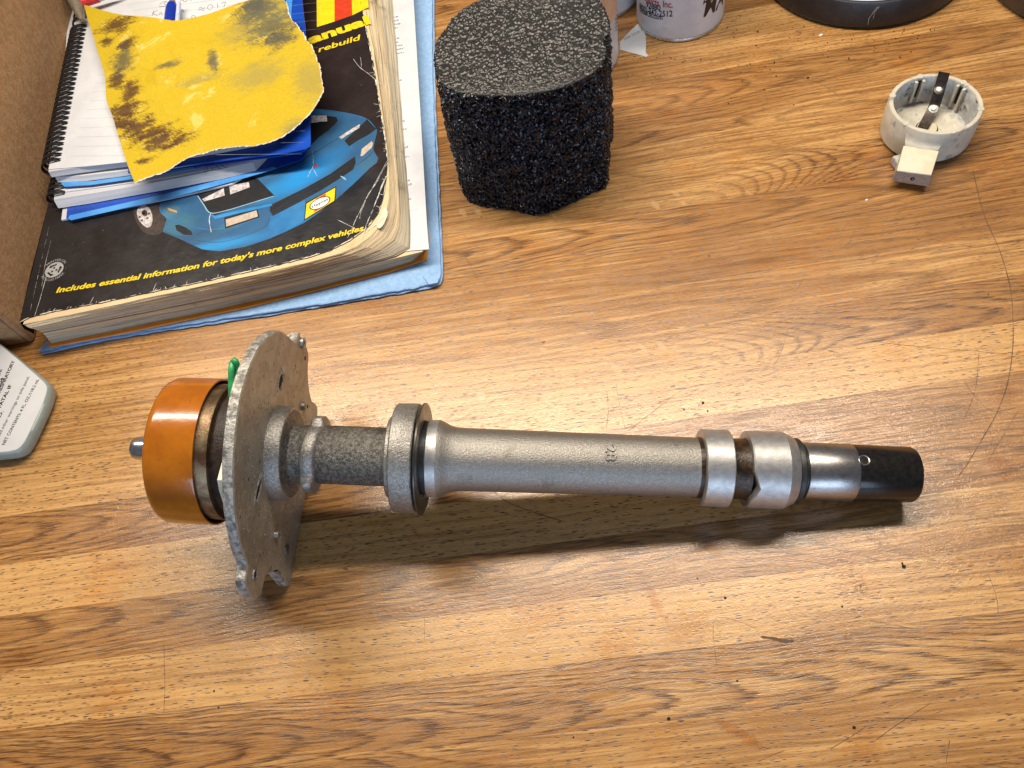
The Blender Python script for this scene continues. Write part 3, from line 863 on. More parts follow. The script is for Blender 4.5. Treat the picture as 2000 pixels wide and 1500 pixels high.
# cast burr at the notch on the lower edge, and the nylon chip behind the upper tab
burr = [(-44.54, -26.37), (-41.05, -35.13), (-43.47, -49.68), (-45.33, -46.34)]
bm_ = MB().loft([[on_axis(-4, *q) for q in burr], [on_axis(-.2, *q) for q in burr]])
for i, q in enumerate(bm_.v):
    bm_.v[i] = (q[0], q[1], max(q[2], .3))
obj("edge_burr", bm_, M['plate_edge'], dist, smooth=30)
chip = [(56.89, 5.05), (62.6, -0.6), (66.22, -6.11), (61.17, -4.64), (59.05, -3.15)]
obj("nylon_tab", MB().loft([[on_axis(-6, *q) for q in chip], [on_axis(-3.4, *q) for q in chip]]), M['cream'], dist, smooth=30)
wedge = [(-20.79, 36.42), (-28.29, 36.77), (-31.08, 32.46), (-33.66, 25.77), (-28.13, 25.13), (-21.48, 29.68)]
obj("nylon_wedge", MB().loft([[on_axis(-8.5, *q) for q in wedge], [on_axis(-5, *q) for q in wedge]]), M['cream'], dist, smooth=30)
wp = [on_axis(-9.5, *q) for q in [(5.73, 39.76), (10.74, 43.19), (14.57, 45.81), (17.73, 46.03)]] + [on_axis(-8, *q) for q in [(17.44, 47.38), (15.89, 43.69), (11.25, 41.17), (5.67, 39.96), (-0.59, 38.9)]]
obj("green_wire", MB().tube(spline(wp, 6), 1.25, 10), M['wire'], dist, smooth=60)
# housing
lathe("mounting_boss", [(-.5, 20.6), (5.6, 20.4), (6.2, 20.0), (6.35, 19.4)], M['cast_mid'], 112, jitter=.14)
lathe("boss_face", [(6.2, 19.5), (6.45, 18.6), (6.7, 14.6), (7.6, 13.1), (9.0, 12.55), (11, 12.45)], M['cast_dark'], 112, jitter=.14)
lathe("neck", [(10.6, 12.4), (12, 12.5), (14.5, 12.6), (15, 12.4)], M['cast_dark'], 96, jitter=.25)
PT, PB = (17.83, 1.1040)[1], (19.30, -1.6249)[1]


def lump(phi, c, w):
    d = (phi - c + math.pi) % math.tau - math.pi
    return math.exp(-(d / w) ** 8)


cl = []
for t, r0, hgt in ((13.4, 12.4, 0), (14.0, 13.1, .7), (14.8, 13.4, 1), (18.4, 13.4, 1), (19.4, 13.0, .7), (20.2, 12.4, 0)):
    ring = []
    for k in range(120):
        ph = math.tau * k / 120
        tt = t + 1.6 * math.sin(ph - .4)
        r = r0 + hgt * (3.2 * lump(ph, PT - .05, .30) + 3.6 * lump(ph, PB, .42) + .5 * lump(ph, (PT + PB) / 2, .8)) + .25 * mnoise.noise(Vector((t * .6, math.cos(ph) * 6, math.sin(ph) * 6)))
        ring.append(polar(tt, r, ph))
    cl.append(ring)
fix_normals(obj("clamp_band", MB().loft(cl, True), M['cast_mid'], dist, smooth=50))
lathe("upper_housing", [(18.5, 12.2), (19.5, 12.6), (30, 12.7), (46, 12.65), (48.4, 12.9), (49, 14)], M['cast_dark'], 96, jitter=.16)
lathe("flange_step", [(48.2, 12), (48.4, 17.3), (48.9, 17.8), (51.6, 17.9)], M['cast_mid'], 96, jitter=.1)
lathe("flange", [(51.0, 16), (51.0, 22.7), (51.6, 23.3), (60.2, 23.5), (60.8, 23.1), (60.9, 21), (60.9, 15.5)], M['cast_mid'], 140, jitter=.08)
lathe("spacer", [(60.5, 15.9), (65.8, 15.9)], M['rubber'], 64)
wa, wb = AX_N, AX_M
tilt_d = (AX_D + AX_N * .035 - AX_M * .02).normalized()
tn = (AX_N - tilt_d * AX_N.dot(tilt_d)).normalized()
lathe("washer", [(62.9, 16.2), (62.9, 23.8), (63.2, 24.0), (63.7, 23.9), (63.8, 23.6), (63.8, 16.2)], M['gasket'], 128, cap=False, fr=(AX_A, tilt_d, tn, tn.cross(tilt_d)))
lathe("machined_collar", [(65.0, 15.8), (65.1, 16.3), (65.5, 16.6), (69.6, 16.7)], M['machined'], 112)
tube = [(69.4, 16.6), (70.2, 16.5), (72, 15.6), (74.2, 14.5), (76.5, 13.85), (79, 13.6), (90, 13.5), (120, 13.25), (150, 13.0), (178, 12.75), (181.4, 12.7)]
lathe("main_tube", tube, M['cast'], 140, jitter=.07)
lathe("oily_undercut", [(179.7, 12.80), (180.4, 12.9), (181.7, 13.1)], M['grease'], 96, jitter=.14)
lathe("machined_ring", [(181.4, 12.5), (181.4, 15.9), (181.8, 16.3), (192.6, 16.5), (193.0, 16.2), (193.0, 12.5)], M['machined'], 140, smooth=18)
lathe("oily_groove", [(192.8, 13.2), (194.2, 12.9), (199, 12.9), (200.8, 13.3)], M['grease'], 96, jitter=.15)
r2 = []
for t, r in ((200.4, 12.5), (200.4, 15.9), (200.9, 16.35), (215.4, 16.5), (216.0, 16.3), (219.9, 14.4), (220.2, 14.0), (220.2, 10)):
    ring = []
    for k in range(140):
        ph = math.tau * k / 140
        tt = t
        if t < 201:
            d = (ph - (198.42, -0.9383)[1] + math.pi) % math.tau - math.pi
            tt += 2.6 * max(0, 1 - abs(d) / .45)
        ring.append(polar(tt, r, ph))
    r2.append(ring)
fix_normals(obj("machined_ring", MB().loft(r2, True), M['machined'], dist, smooth=18))
lathe("seal_ring", [(220.2, 12.6), (220.3, 13.5), (221.0, 13.9), (222.4, 13.9), (223.0, 13.3), (223.1, 12.2)], M['rubber'], 96)
lathe("shaft_step", [(222.6, 11.2), (225.2, 11.2)], M['rubber'], 64)
lathe("steel_sleeve", [(224.4, 11.4), (224.5, 11.9), (224.9, 12.15), (244.6, 12.2), (245.0, 12.05)], M['sleeve'], 128)
lathe("drive_end", [(244.8, 11.6), (245.1, 12.0), (246, 12.05), (270.0, 11.8), (270.8, 11.4), (271.1, 10.8), (271.1, .01)], M['blackox'], 128)
ts, ps = (246.76, 0.0334)
sn = (AX_N * math.cos(ps) + AX_M * math.sin(ps)).normalized()
sf = (AX_A + AX_D * ts + sn * 11.9, sn, AX_D, sn.cross(AX_D))
lathe("set_screw", [(-.3, 2.45), (.25, 2.4), (.4, 2.15), (.3, 1.8), (-.2, 1.7)], M['sleeve'], 28, cap=False, fr=sf)
lathe("set_screw_socket", [(.0, 1.75), (.12, 1.7), (.12, .01)], M['hole'], 6, fr=sf)
# raised casting number on the tube
cu = bpy.data.curves.new('lettering', 'FONT')
cu.body, cu.size, cu.extrude, cu.offset, cu.bevel_depth = "28", 1.0, .07, .0, .02
to = bpy.data.objects.new('lettering', cu)
COL.objects.link(to)
bpy.context.view_layer.update()
dg = bpy.context.evaluated_depsgraph_get()
me = to.evaluated_get(dg).to_mesh()
tc, pc = (142.18, -0.0426)
num = MB()
xs = [v.co.x for v in me.vertices]
wid = max(xs) - min(xs)
num.add([polar(tc + (v.co.y - .36) * 6.2, 13.15 + v.co.z * 6.0, pc - ((v.co.x - min(xs)) / wid - .5) * 7.0 / 13.2) for v in me.vertices], [tuple(p.vertices) for p in me.polygons])
to.evaluated_get(dg).to_mesh_clear()
bpy.data.objects.remove(to)
obj("casting_number", num, M['cast'], dist, smooth=40)
# light marks stamped on the drive end
stm = MB()
for k in range(3):
    tq, pq = (246.98, -1.1548)
    stm.add([polar(tq + k * .75 + a, 12.0, pq + b) for a, b in ((0, -.03), (.3, -.03), (.3, .04), (0, .04))], [(0, 1, 2, 3)])
obj("stamped_mark", stm, M['sleeve'], dist, smooth=0)

# ------------------------------------------------------------------ the white rotor
RC = (260.3, 287.2)
rot = thing("distributor_rotor", (RC[0], RC[1], 0), "aged white plastic rotor cup with a black spring strip across it", "rotor")
VF = (Vector((RC[0], RC[1], 0)), Vector((0, 0, 1)), Vector((1, 0, 0)), Vector((0, 1, 0)))
cup = obj("cup", MB().lathe([(.6, .01), (.6, 20), (1.0, 22.2), (2.4, 23.4), (8, 23.7), (21.2, 23.45), (21.9, 23.0), (22.0, 22.3), (21.9, 21.2), (21.3, 20.8), (9, 20.3), (5.4, 19.8), (5.0, 18.9), (4.9, 17.6), (4.9, .01)], VF, 120, False), [M['rotor'], M['rotor_in'], M['rotor_floor']], rot)
fix_normals(cup)
for p in cup.data.polygons:
    c_ = p.center * 1000
    rr = math.hypot(c_.x, c_.y)
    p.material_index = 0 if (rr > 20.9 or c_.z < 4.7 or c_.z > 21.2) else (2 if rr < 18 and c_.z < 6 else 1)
for q in ([(263.22, 308.31, 22), (280.19, 295.67, 22), (243.99, 300.53, 22), (277.8, 274.77, 22), (241.52, 280.23, 22), (257.97, 266.9, 22)]):
    d = Vector((q[0] - RC[0], q[1] - RC[1], 0))
    d = d.normalized() * 22.0
    obj("rim_boss", MB().lathe([(21.4, 1.75), (22.05, 1.7), (22.2, 1.5), (22.2, .01)], (Vector((RC[0] + d.x, RC[1] + d.y, 0)), VF[1], VF[2], VF[3]), 18), M['rotor'], rot)
for q in ([(262.19, 304.66, 20), (275.58, 292.86, 20)]):
    a = math.atan2(q[1] - RC[1], q[0] - RC[0])
    for da in (-.10, .10):
        rb = MB()
        w = .035
        rb.loft([[(RC[0] + r * math.cos(a + da + s * w), RC[1] + r * math.sin(a + da + s * w), z) for r, s in ((18.9, -1), (18.9, 1), (21.0, 1), (21.0, -1))] for z in (6.4, 20.5)])
        obj("inner_rib", rb, M['rotor'], rot, smooth=0)
    obj("rib_groove", MB().loft([[(RC[0] + r * math.cos(a + s * .05), RC[1] + r * math.sin(a + s * .05), z) for r, s in ((20.2, -1), (20.2, 1), (21.0, 1), (21.0, -1))] for z in (9, 20)]), M['hole'], rot, smooth=0)
# floor boss under the foot of the spring
bc = Vector((260.09, 286.38, 6.8))
obj("floor_boss", MB().lathe([(4.8, 5.2), (5.8, 5.1), (6.0, 4.6), (6.0, .01)], (Vector((bc.x, bc.y, 0)), VF[1], VF[2], VF[3]), 40), M['rotor_cream'], rot)
obj("boss_ring", MB().lathe([(4.85, 5.8), (5.05, 5.8), (5.05, 5.25), (4.85, 5.25)], (Vector((bc.x, bc.y, 0)), VF[1], VF[2], VF[3]), 40, False), M['hole'], rot)
sp = [Vector(q) for q in [(257.34, 286.44, 6.3), (261.07, 289.85, 6.8), (267.18, 295.26, 8.8), (269.96, 298.54, 13), (271.53, 301.29, 19), (271.95, 302.58, 26)]]
sd = (sp[-1] - sp[0])
sd.z = 0
sd.normalize()
sw = Vector((sd.y, -sd.x, 0)) * 2.75
spl = spline(sp, 5)
lo, hi = [], []
rings = []
for i, q in enumerate(spl):
    rings.append([q - sw, q + sw, q + sw + Vector((0, -.25, .5)), q - sw + Vector((0, -.25, .5))])
obj("contact_spring", MB().loft(rings), M['spring'], rot, smooth=30)
for (u_, rad) in (((267.1, 294.81, 9.2), 1.55), ((270.14, 299.79, 17.2), 1.5)):
    q = Vector(u_)
    nrm = Vector((-sd.x * .35, -sd.y * .35, .94)).normalized()
    f_ = (q, nrm, nrm.orthogonal().normalized(), nrm.cross(nrm.orthogonal().normalized()))
    obj("rivet", MB().lathe([(-.2, rad), (1.0, rad * .98), (1.4, rad * .7), (1.5, .01)], f_, 20), M['rivet'], rot)
    obj("rivet_collar", MB().lathe([(-.2, rad * 1.75), (.35, rad * 1.7), (.5, rad * 1.4), (.5, rad)], f_, 20, jitter=.5), M['spring'] if rad == 1.5 else M['tip'], rot)
# terminal nose
TB = [Vector(q) for q in [(236.78, 272.12, 14), (250.8, 261.69, 14)]]
TF = [Vector(q) for q in [(226.78, 258.78, 12), (240.66, 249.5, 12)]]
BF = [Vector(q) for q in [(226.36, 258.88, 4.5), (240.87, 248.59, 4.5)]]
BB = [Vector((q.x, q.y, 3.0)) for q in TB]
mid = [TF[i].lerp(BF[i], 0.0) for i in (0, 1)]
nose = MB()
nose.add([TB[0], TB[1], TF[1], TF[0], BB[0], BB[1], BF[1] + Vector((0, .6, 0)), BF[0] + Vector((0, .6, 0))], [(0, 3, 2, 1), (4, 5, 6, 7), (0, 4, 7, 3), (1, 2, 6, 5), (2, 3, 7, 6), (0, 1, 5, 4)])
bevel(fix_normals(obj("terminal_nose", nose, M['rotor_cream'], rot, smooth=30)), .25)
tip = MB()
o_ = Vector((-.05, -.35, 0))
tip.add([TF[0] + o_, TF[1] + o_, BF[1] + o_, BF[0] + o_, TF[0] + Vector((.05, 1.0, 0)), TF[1] + Vector((.05, 1.0, 0)), BF[1] + Vector((0, 1, 0)), BF[0] + Vector((0, 1, 0))], [(0, 1, 2, 3), (4, 7, 6, 5), (0, 4, 5, 1), (1, 5, 6, 2), (2, 6, 7, 3), (3, 7, 4, 0)])
bevel(fix_normals(obj("contact_tip", tip, M['tip'], rot, smooth=30)), .2)
tc_ = (TF[0] + TF[1] + BF[0] + BF[1]) / 4 + Vector((0, -.45, 0))
fn = (BF[0] - TF[0]).cross(TF[1] - TF[0]).normalized()
fn = fn if fn.y < 0 else -fn
f_ = (tc_, fn, fn.orthogonal().normalized(), fn.cross(fn.orthogonal().normalized()))
obj("tip_dimple", MB().lathe([(-.2, 1.2), (.3, 1.1), (.3, .75), (.05, .7), (.05, .01)], f_, 20), M['spring'], rot)
fl_r = []
for z_, w_, o_ in ((17.5, 9.6, -.3), (16, 9.2, .5), (14.7, 8.7, 1.8), (13.9, 8.2, 3.6), (13.0, 8.0, 3.8)):
    c_ = (TB[0] + TB[1]) / 2
    ax_ = (TB[1] - TB[0]).normalized()
    back = Vector((RC[0], RC[1], 0)) - Vector((c_.x, c_.y, 0))
    back.normalize()
    wall_ = Vector((RC[0], RC[1], 0)) - back * 23.2
    ring = []
    for s_ in (-1, -.6, -.2, .2, .6, 1):
        q = wall_ + ax_ * (w_ * s_) + back * (.9 * s_ * s_ * 1.6)
        ring.append(Vector((q.x, q.y, z_)) - back * o_)
    for s_ in (1, .6, .2, -.2, -.6, -1):
        q = wall_ + ax_ * (w_ * s_) + back * (2.5)
        ring.append(Vector((q.x, q.y, z_)))
    fl_r.append(ring)
fix_normals(obj("nose_fillet", MB().loft(fl_r), M['rotor'], rot, smooth=60))
und = MB().box((Vector((236.7, 270.32, 3))).to_tuple(), (6, 8, 5.5))
bevel(obj("lower_lug", und, M['rotor_in'], rot), 1.0, 3)

# ------------------------------------------------------------------ the foam block
ft = [(91.5, 328.9), (84.9, 322.3), (69.3, 316.8), (47.0, 318.6), (40.6, 320.3), (22.6, 328.6), (11.5, 339.7), (8.5, 350.2), (11.6, 370.6), (16.2, 382.0), (28.1, 394.6), (37.5, 400.2), (52, 402), (72, 396), (88, 385), (100.6, 373.7), (102.0, 363.7), (101.4, 354.8), (99.2, 347), (95, 341.5)]
fb = [(85.0, 317.9), (74.0, 315.6), (60.0, 311.8), (44.9, 310.8), (34.1, 315.3), (28.9, 320.1), (11.4, 331.8), (6.5, 338.7), (5.0, 346.2), (7, 364), (12, 377), (23, 390), (33, 396), (48, 398), (68, 392), (84, 381), (95, 370), (99.5, 362), (100.1, 352.5), (94.4, 345.7)]
NF = 420
T_ = resample([(q[0], q[1], 78) for q in spline([(a[0], a[1], 0) for a in ft], 5, True)], NF, True)
B_ = resample([(q[0], q[1], 0) for q in spline([(a[0], a[1], 0) for a in fb], 5, True)], NF, True)
FC = Vector((55, 360, 0))


def grain(P, s, amp):
    d, pts = mnoise.voronoi(P * s)
    return amp * (0.9 - 1.6 * d[0] ** 2) * (.75 + .5 * mnoise.cell(pts[0] * 7.3)) + amp * .25 * mnoise.noise(P * s * 2.3)


foam = thing("foam_block", (55, 360, 0), "black cut foam cylinder standing upright beside the blue towel", "foam block")
rings = []
HN = 84
for i in range(HN + 1):
    s = i / HN
    ring = []
    for k in range(NF):
        q = B_[k].lerp(T_[k], s)
        nrm = (T_[(k + 1) % NF] - T_[k - 1])
        nrm = Vector((-nrm.y, nrm.x, 0)).normalized()
        if nrm.dot(q - FC) < 0:
            nrm = -nrm
        bulge = 0.9 * math.sin(s * math.pi)
        q = q + nrm * (bulge + grain(q, .52, 1.5) + .8 * mnoise.noise(q * .13) + .8 * mnoise.noise(Vector((q.x * .04, q.y * .04, q.z * .33))))
        if i == 0:
            q.z = 0.05
        elif i < HN:
            q.z += .35 * mnoise.noise(q * .8)
        else:
            q -= nrm * .3
        ring.append(q)
    rings.append(ring)
obj("cut_side", MB().loft(rings, False), M['foam_side'], foam, smooth=180)
edge = rings[-1]
EP = [(q.x, q.y) for q in edge]
ye0, ye1 = min(q[1] for q in EP) + .05, max(q[1] for q in EP) - .05
NR, NC = 200, 220
tr = []
for j in range(NR + 1):
    y = ye0 + (ye1 - ye0) * j / NR
    xs = []
    for k in range(len(EP)):
        (xa, ya), (xb, yb) = EP[k - 1], EP[k]
        if (ya <= y) != (yb <= y):
            xs.append(xa + (xb - xa) * (y - ya) / (yb - ya))
    x0_, x1_ = min(xs), max(xs)
    row = []
    for i in range(NC + 1):
        x = x0_ + (x1_ - x0_) * i / NC
        e_ = min(i, NC - i, j, NR - j)
        z = 78 + grain(Vector((x, y, 3)), .56, 1.0) + .4 * mnoise.noise(Vector((x, y, 0)) * .06)
        row.append((x, y, z if e_ > 0 else 77.7))
    tr.append(row)
top_ = obj("embossed_top", MB().loft(tr, False, False), M['foam_top'], foam, smooth=180)
if top_.data.polygons[NC * 60].normal.z < 0:
    top_.data.flip_normals()
obj("underside", MB().poly([(q.x, q.y, .05) for q in reversed(rings[0])]), M['foam_side'], foam, smooth=0)
# ------------------------------------------------------------------ blue towel under the books
tow = thing("shop_towel", (-120, 420, 0), "folded pale blue shop towel lying under the stack of books", "towel")
to1 = spline([(-254.43, 315.86, 2.6), (-223.66, 313.38, 2.6), (-186.99, 307.6, 2.6), (-150.84, 301.18, 2.6), (-109.33, 293.8, 2.6), (-68.41, 287.25, 2.6), (-39.53, 282.83, 2.6), (-27.97, 281.49, 2.6), (-22.61, 281.72, 2.6), (-20.66, 285.49, 2.6), (-17.72, 299.75, 2.6), (-12.69, 330.2, 2.6), (-6.44, 367.05, 2.6), (0.33, 407.05, 2.6), (8.04, 450.47, 2.6), (17.14, 497.6, 2.6), (28.68, 555.15, 2.6)], 8) + [Vector(q) for q in [(39.3, 620.46, 2.6), (-70.21, 679.57, 2.6), (-96.63, 419.04, 2.6), (-245.72, 325.02, 2.6)]]
low = spline([(-254.98, 315.92, 0), (-225.29, 313.5, 0), (-188.44, 308.08, 0), (-152.11, 301.27, 0), (-110.34, 294.23, 0), (-69.2, 287.66, 0), (-40.15, 283.22, 0), (-27.98, 281.67, 0), (-22.17, 282.5, 0), (-20.13, 286.64, 0), (-17.01, 301.7, 0), (-11.91, 332.36, 0), (-5.59, 369.46, 0), (1.28, 409.73, 0), (9.08, 453.44, 0), (18.29, 500.89, 0), (29.96, 558.82, 0)], 8) + [Vector(q) for q in [(39.6, 625.17, 0), (-70.74, 684.73, 0), (-97.36, 422.22, 0), (-247.59, 327.49, 0)]]


def tow_ring(z, grow, src):
    out = []
    for k, q in enumerate(src):
        w = mnoise.noise(Vector((q.x * .22, q.y * .22, z))) * .8
        out.append((q.x + w, q.y + w * .8 - grow, z + .25 * mnoise.noise(Vector((q.x * .1, q.y * .1, 7)))))
    return out


obj("lower_fold", MB().loft([tow_ring(.25, .0, low), tow_ring(.9, .6, low), tow_ring(1.5, .2, low), tow_ring(1.6, -.6, low)]), M['towel'], tow, smooth=60)
up_ = [Vector((q.x - .4, q.y + .9, 0)) for q in to1]
obj("upper_fold", MB().loft([tow_ring(1.7, -.8, up_), tow_ring(2.0, .2, up_), tow_ring(2.7, .5, up_), tow_ring(3.1, 0, up_), tow_ring(3.2, -1.2, up_)]), M['towel'], tow, smooth=60)
fl_ = [(-30.53, 288.57, 3.4), (-27.28, 290, 3.4), (-26.11, 286.9, 3.4), (-21.99, 283.84, 3.4), (-23.45, 281.02, 3.4), (-28.39, 281.38, 3.4)]
obj("folded_corner", MB().loft([[(q[0], q[1], 3.2) for q in fl_], [(q[0], q[1], 3.9 + .3 * (i % 2)) for i, q in enumerate(fl_)]]), M['towel'], tow, smooth=60)

# ------------------------------------------------------------------ orange-backed booklet, loose sheet, manual
lb = thing("booklet", (-140, 400, 3.3), "thick yellowed booklet with an orange back cover under the black manual", "book")
ob = [(-248.26, 316.31, 3.6), (-204.68, 310.5, 3.6), (-156.19, 305.38, 3.6), (-132.18, 302.56, 3.6), (-90.22, 300.21, 3.6), (-48.49, 297.87, 3.6), (-26.06, 298.98, 3.6), (-22.18, 312.5, 3.6), (-9.89, 405.35, 3.6), (9.56, 536.93, 3.6), (21.72, 613.16, 3.6), (-71.5, 662.85, 3.6), (-251.68, 332.15, 3.6)]
obj("back_cover", MB().loft([[(q[0], q[1], 3.6) for q in ob], [(q[0], q[1], 4.5) for q in ob]]), M['orangecard'], lb, smooth=30)
l0 = [Vector(q) for q in [(-247.1, 318.55, 4.6), (-204.11, 313.49, 4.6), (-155.56, 308.15, 4.6), (-119.5, 304.65, 4.6), (-83.62, 301.9, 4.6), (-47.79, 300.25, 4.6), (-26.46, 300.23, 4.6), (-24.54, 308.54, 4.6), (-14.72, 382.23, 4.6), (0.18, 479.31, 4.6), (11.03, 547.54, 4.6), (21.66, 611.36, 4.6), (-137.72, 696.32, 4.6), (-245.46, 344.61, 4.6)]]
l1 = [Vector(q) for q in [(-246.61, 319.07, 9), (-202.73, 314.33, 9), (-154.55, 308.63, 9), (-117.6, 304.7, 9), (-82.12, 301.23, 9), (-46.56, 299.95, 9), (-25.91, 298.97, 9), (-24.36, 305.38, 9), (-14.53, 377.29, 9), (0.18, 473.12, 9), (10.89, 540.46, 9), (21.38, 603.46, 9), (-135.94, 687.32, 9), (-245.47, 341.33, 9)]]
l2 = [Vector(q) for q in [(-246.2, 319.33, 13.2), (-201.44, 313.79, 13.2), (-153.66, 308.12, 13.2), (-115.85, 304.14, 13.2), (-80.68, 300.69, 13.2), (-46.72, 298.77, 13.2), (-25.51, 297.12, 13.2), (-24.33, 301.67, 13.2), (-14.35, 372.58, 13.2), (0.17, 467.2, 13.2), (10.75, 533.71, 13.2), (21.11, 595.91, 13.2), (-134.24, 678.73, 13.2), (-245.16, 341.93, 13.2)]]


def jig(ring, amp, z=None, zs=1.0):
    return [(q.x + amp * mnoise.noise(Vector((q.x * .15, q.y * .15, q.z * zs))), q.y + amp * mnoise.noise(Vector((q.x * .15, q.y * .15, q.z * zs + 9))), q.z if z is None else z) for q in ring]


def dens(r, n=6):
    return resample(r + [r[0]], len(r) * n)


def block(name, ra, rb, mat, parent, steps=7, amp=.5, top=None):
    a, b = dens(ra), dens(rb)
    rings = []
    for i in range(steps + 1):
        s = i / steps
        rings.append(jig([p.lerp(q, s) for p, q in zip(a, b)], amp, zs=2.3))
    o = obj(name, MB().loft(rings), [mat, top or mat], parent, smooth=25)
    fix_normals(o)
    for p in o.data.polygons:
        if len(p.vertices) > 10:
            p.material_index = 1
    return o


block("lower_pages", l0, l1, M['pages_b'], lb, top=M['pagetop'])
block("upper_pages", [q + Vector((0, 0, .1)) for q in l1], l2, M['pages'], lb, top=M['pagetop'])

sh = thing("printed_sheet", (-20, 420, 13.4), "white printed sheet sticking out from beneath the black manual", "sheet")
so = [(-62.26, 304.39, 13.6), (-33.37, 300.19, 13.6), (-22.74, 297.24, 13.6), (-20.47, 314.78, 13.6), (-11.97, 371.13, 13.6), (-1.67, 440.3, 13.6), (10.3, 520.69, 13.6), (22.17, 594.62, 13.6), (-69.4, 643.43, 13.6), (-85.81, 357.4, 13.6)]
obj("sheet", MB().loft([[(q[0], q[1], 13.45) for q in so], [(q[0], q[1], 13.75) for q in so]]), M['paper'], sh, smooth=0)
sh2 = [(-45.09, 301.04, 13.4), (-25.36, 297.65, 13.4), (-22.72, 315.85, 13.4), (-14.34, 372.35, 13.4), (-0.47, 467.22, 13.4), (16.92, 583.61, 13.4), (-69.44, 643.82, 13.4), (-85.86, 357.62, 13.4)]
txt = MB()
TXT = [("is", [(-6.82, 507.37, 13.8), (-3.24, 506.84, 13.8)]), ("st", [(-7.49, 503.5, 13.8), (-3.59, 502.8, 13.8)]), ("be", [(-7.82, 499.49, 13.8), (-3.26, 498.48, 13.8)]), ("s,", [(-8.15, 495.52, 13.8), (-5.28, 495.31, 13.8)]), ("is", [(-9.78, 484.08, 13.8), (-6.61, 483.73, 13.8)]), ("e", [(-10.1, 480.22, 13.8), (-8.02, 479.81, 13.8)]), ("set", [(-10.74, 476.55, 13.8), (-5.95, 475.42, 13.8)]), ("ear", [(-11.05, 472.74, 13.8), (-5.21, 471.68, 13.8)]), ("an,", [(-11.45, 468.45, 13.8), (-6.28, 467.71, 13.8)]), ("e", [(-14.12, 441.48, 13.8), (-12.44, 441.25, 13.8)]), ("s", [(-18.95, 403.1, 13.8), (-17.34, 402.88, 13.8)]), ("n", [(-19.94, 395.8, 13.8), (-17.73, 395.33, 13.8)]), ("d", [(-21.57, 379.56, 13.8), (-19.62, 379.66, 13.8)]), ("r,", [(-22.66, 371.78, 13.8), (-20.13, 371.62, 13.8)]), ("s", [(-24.96, 352.28, 13.8), (-23.43, 352.09, 13.8)]), ("d", [(-25.33, 348.54, 13.8), (-23.15, 348.51, 13.8)]), ("o", [(-26.79, 337.21, 13.8), (-25.22, 337.42, 13.8)])]
for s, (a, b) in TXT:
    obj("printed_text", text_on(MB(), s, a, b, 1.7, z=13.82, bold=.01), M['textgrey'], sh, smooth=0)
txt.strip([(q[0], q[1], 13.82) for q in [(-28.36, 328.69, 13.8), (-23.82, 328.52, 13.8)]], .25)
obj("printed_rule", txt, M['textgrey'], sh, smooth=0)

man = thing("repair_manual", (-140, 400, 14), "worn black repair manual with a blue sports car on its cover", "book")
m0 = [Vector(q) for q in [(-246.25, 319.16, 14), (-200.96, 313.78, 14), (-153.26, 308.11, 14), (-115.54, 303.77, 14), (-80.44, 300.33, 14), (-47.65, 298.83, 14), (-34.36, 299.07, 14), (-32.38, 301.77, 14), (-29.39, 317.93, 14), (-25.83, 345.53, 14), (-21.86, 379.46, 14), (-16.74, 420.72, 14), (-10.57, 471.11, 14), (-4.07, 527.19, 14), (5.39, 595.68, 14), (-134.26, 669.66, 14), (-242.16, 342.14, 14)]]
m1 = [Vector(q) for q in [(-246.34, 317.88, 19), (-200.94, 313.06, 19), (-153.09, 308.3, 19), (-115.09, 304.49, 19), (-80.21, 301.77, 19), (-53.47, 300.6, 19), (-43.11, 303.09, 19), (-37.3, 307.78, 19), (-33.54, 318.93, 19), (-30, 342.17, 19), (-26.55, 375.86, 19), (-22.34, 416.97, 19), (-17.2, 467.18, 19), (-12.17, 523.27, 19), (-3.34, 591.26, 19), (-132.23, 659.54, 19), (-241.98, 344.02, 19)]]
m2 = [Vector(q) for q in [(-247.79, 317.38, 22), (-201.5, 313.24, 22), (-153.33, 308.28, 22), (-115.54, 304.48, 22), (-80.82, 302.13, 22), (-58.18, 301.73, 22), (-48.2, 305.87, 22), (-41.44, 312.93, 22), (-36.41, 323.25, 22), (-33.13, 340.41, 22), (-29.54, 373.78, 22), (-26.43, 415.04, 22), (-22.19, 465.29, 22), (-17.83, 521.32, 22), (-10.51, 589.63, 22), (-131.01, 653.47, 22), (-243.13, 345.97, 22)]]
m3 = [Vector(q) for q in [(-250.11, 319.42, 24.4), (-202.4, 313.98, 24.4), (-154.97, 309.6, 24.4), (-116.73, 305.58, 24.4), (-81.61, 302.65, 24.4), (-62.41, 303.17, 24.4), (-51.76, 308.19, 24.4), (-44.5, 315.06, 24.4), (-38.55, 325.83, 24.4), (-35.14, 338.81, 24.4), (-31.08, 371.74, 24.4), (-28.06, 412.77, 24.4), (-24.6, 463.04, 24.4), (-22.77, 519.96, 24.4), (-16.18, 588.3, 24.4), (-130.04, 648.62, 24.4), (-244.55, 346.15, 24.4)]]
block("lower_pages", m0, m1, M['pages_b'], man, top=M['pagetop'])
block("middle_pages", [q + Vector((0, 0, .1)) for q in m1], m2, M['pages'], man, top=M['pagetop'])
block("upper_pages", [q + Vector((0, 0, .1)) for q in m2], m3, M['pages'], man, top=M['pagetop'])
CZ = 25.0
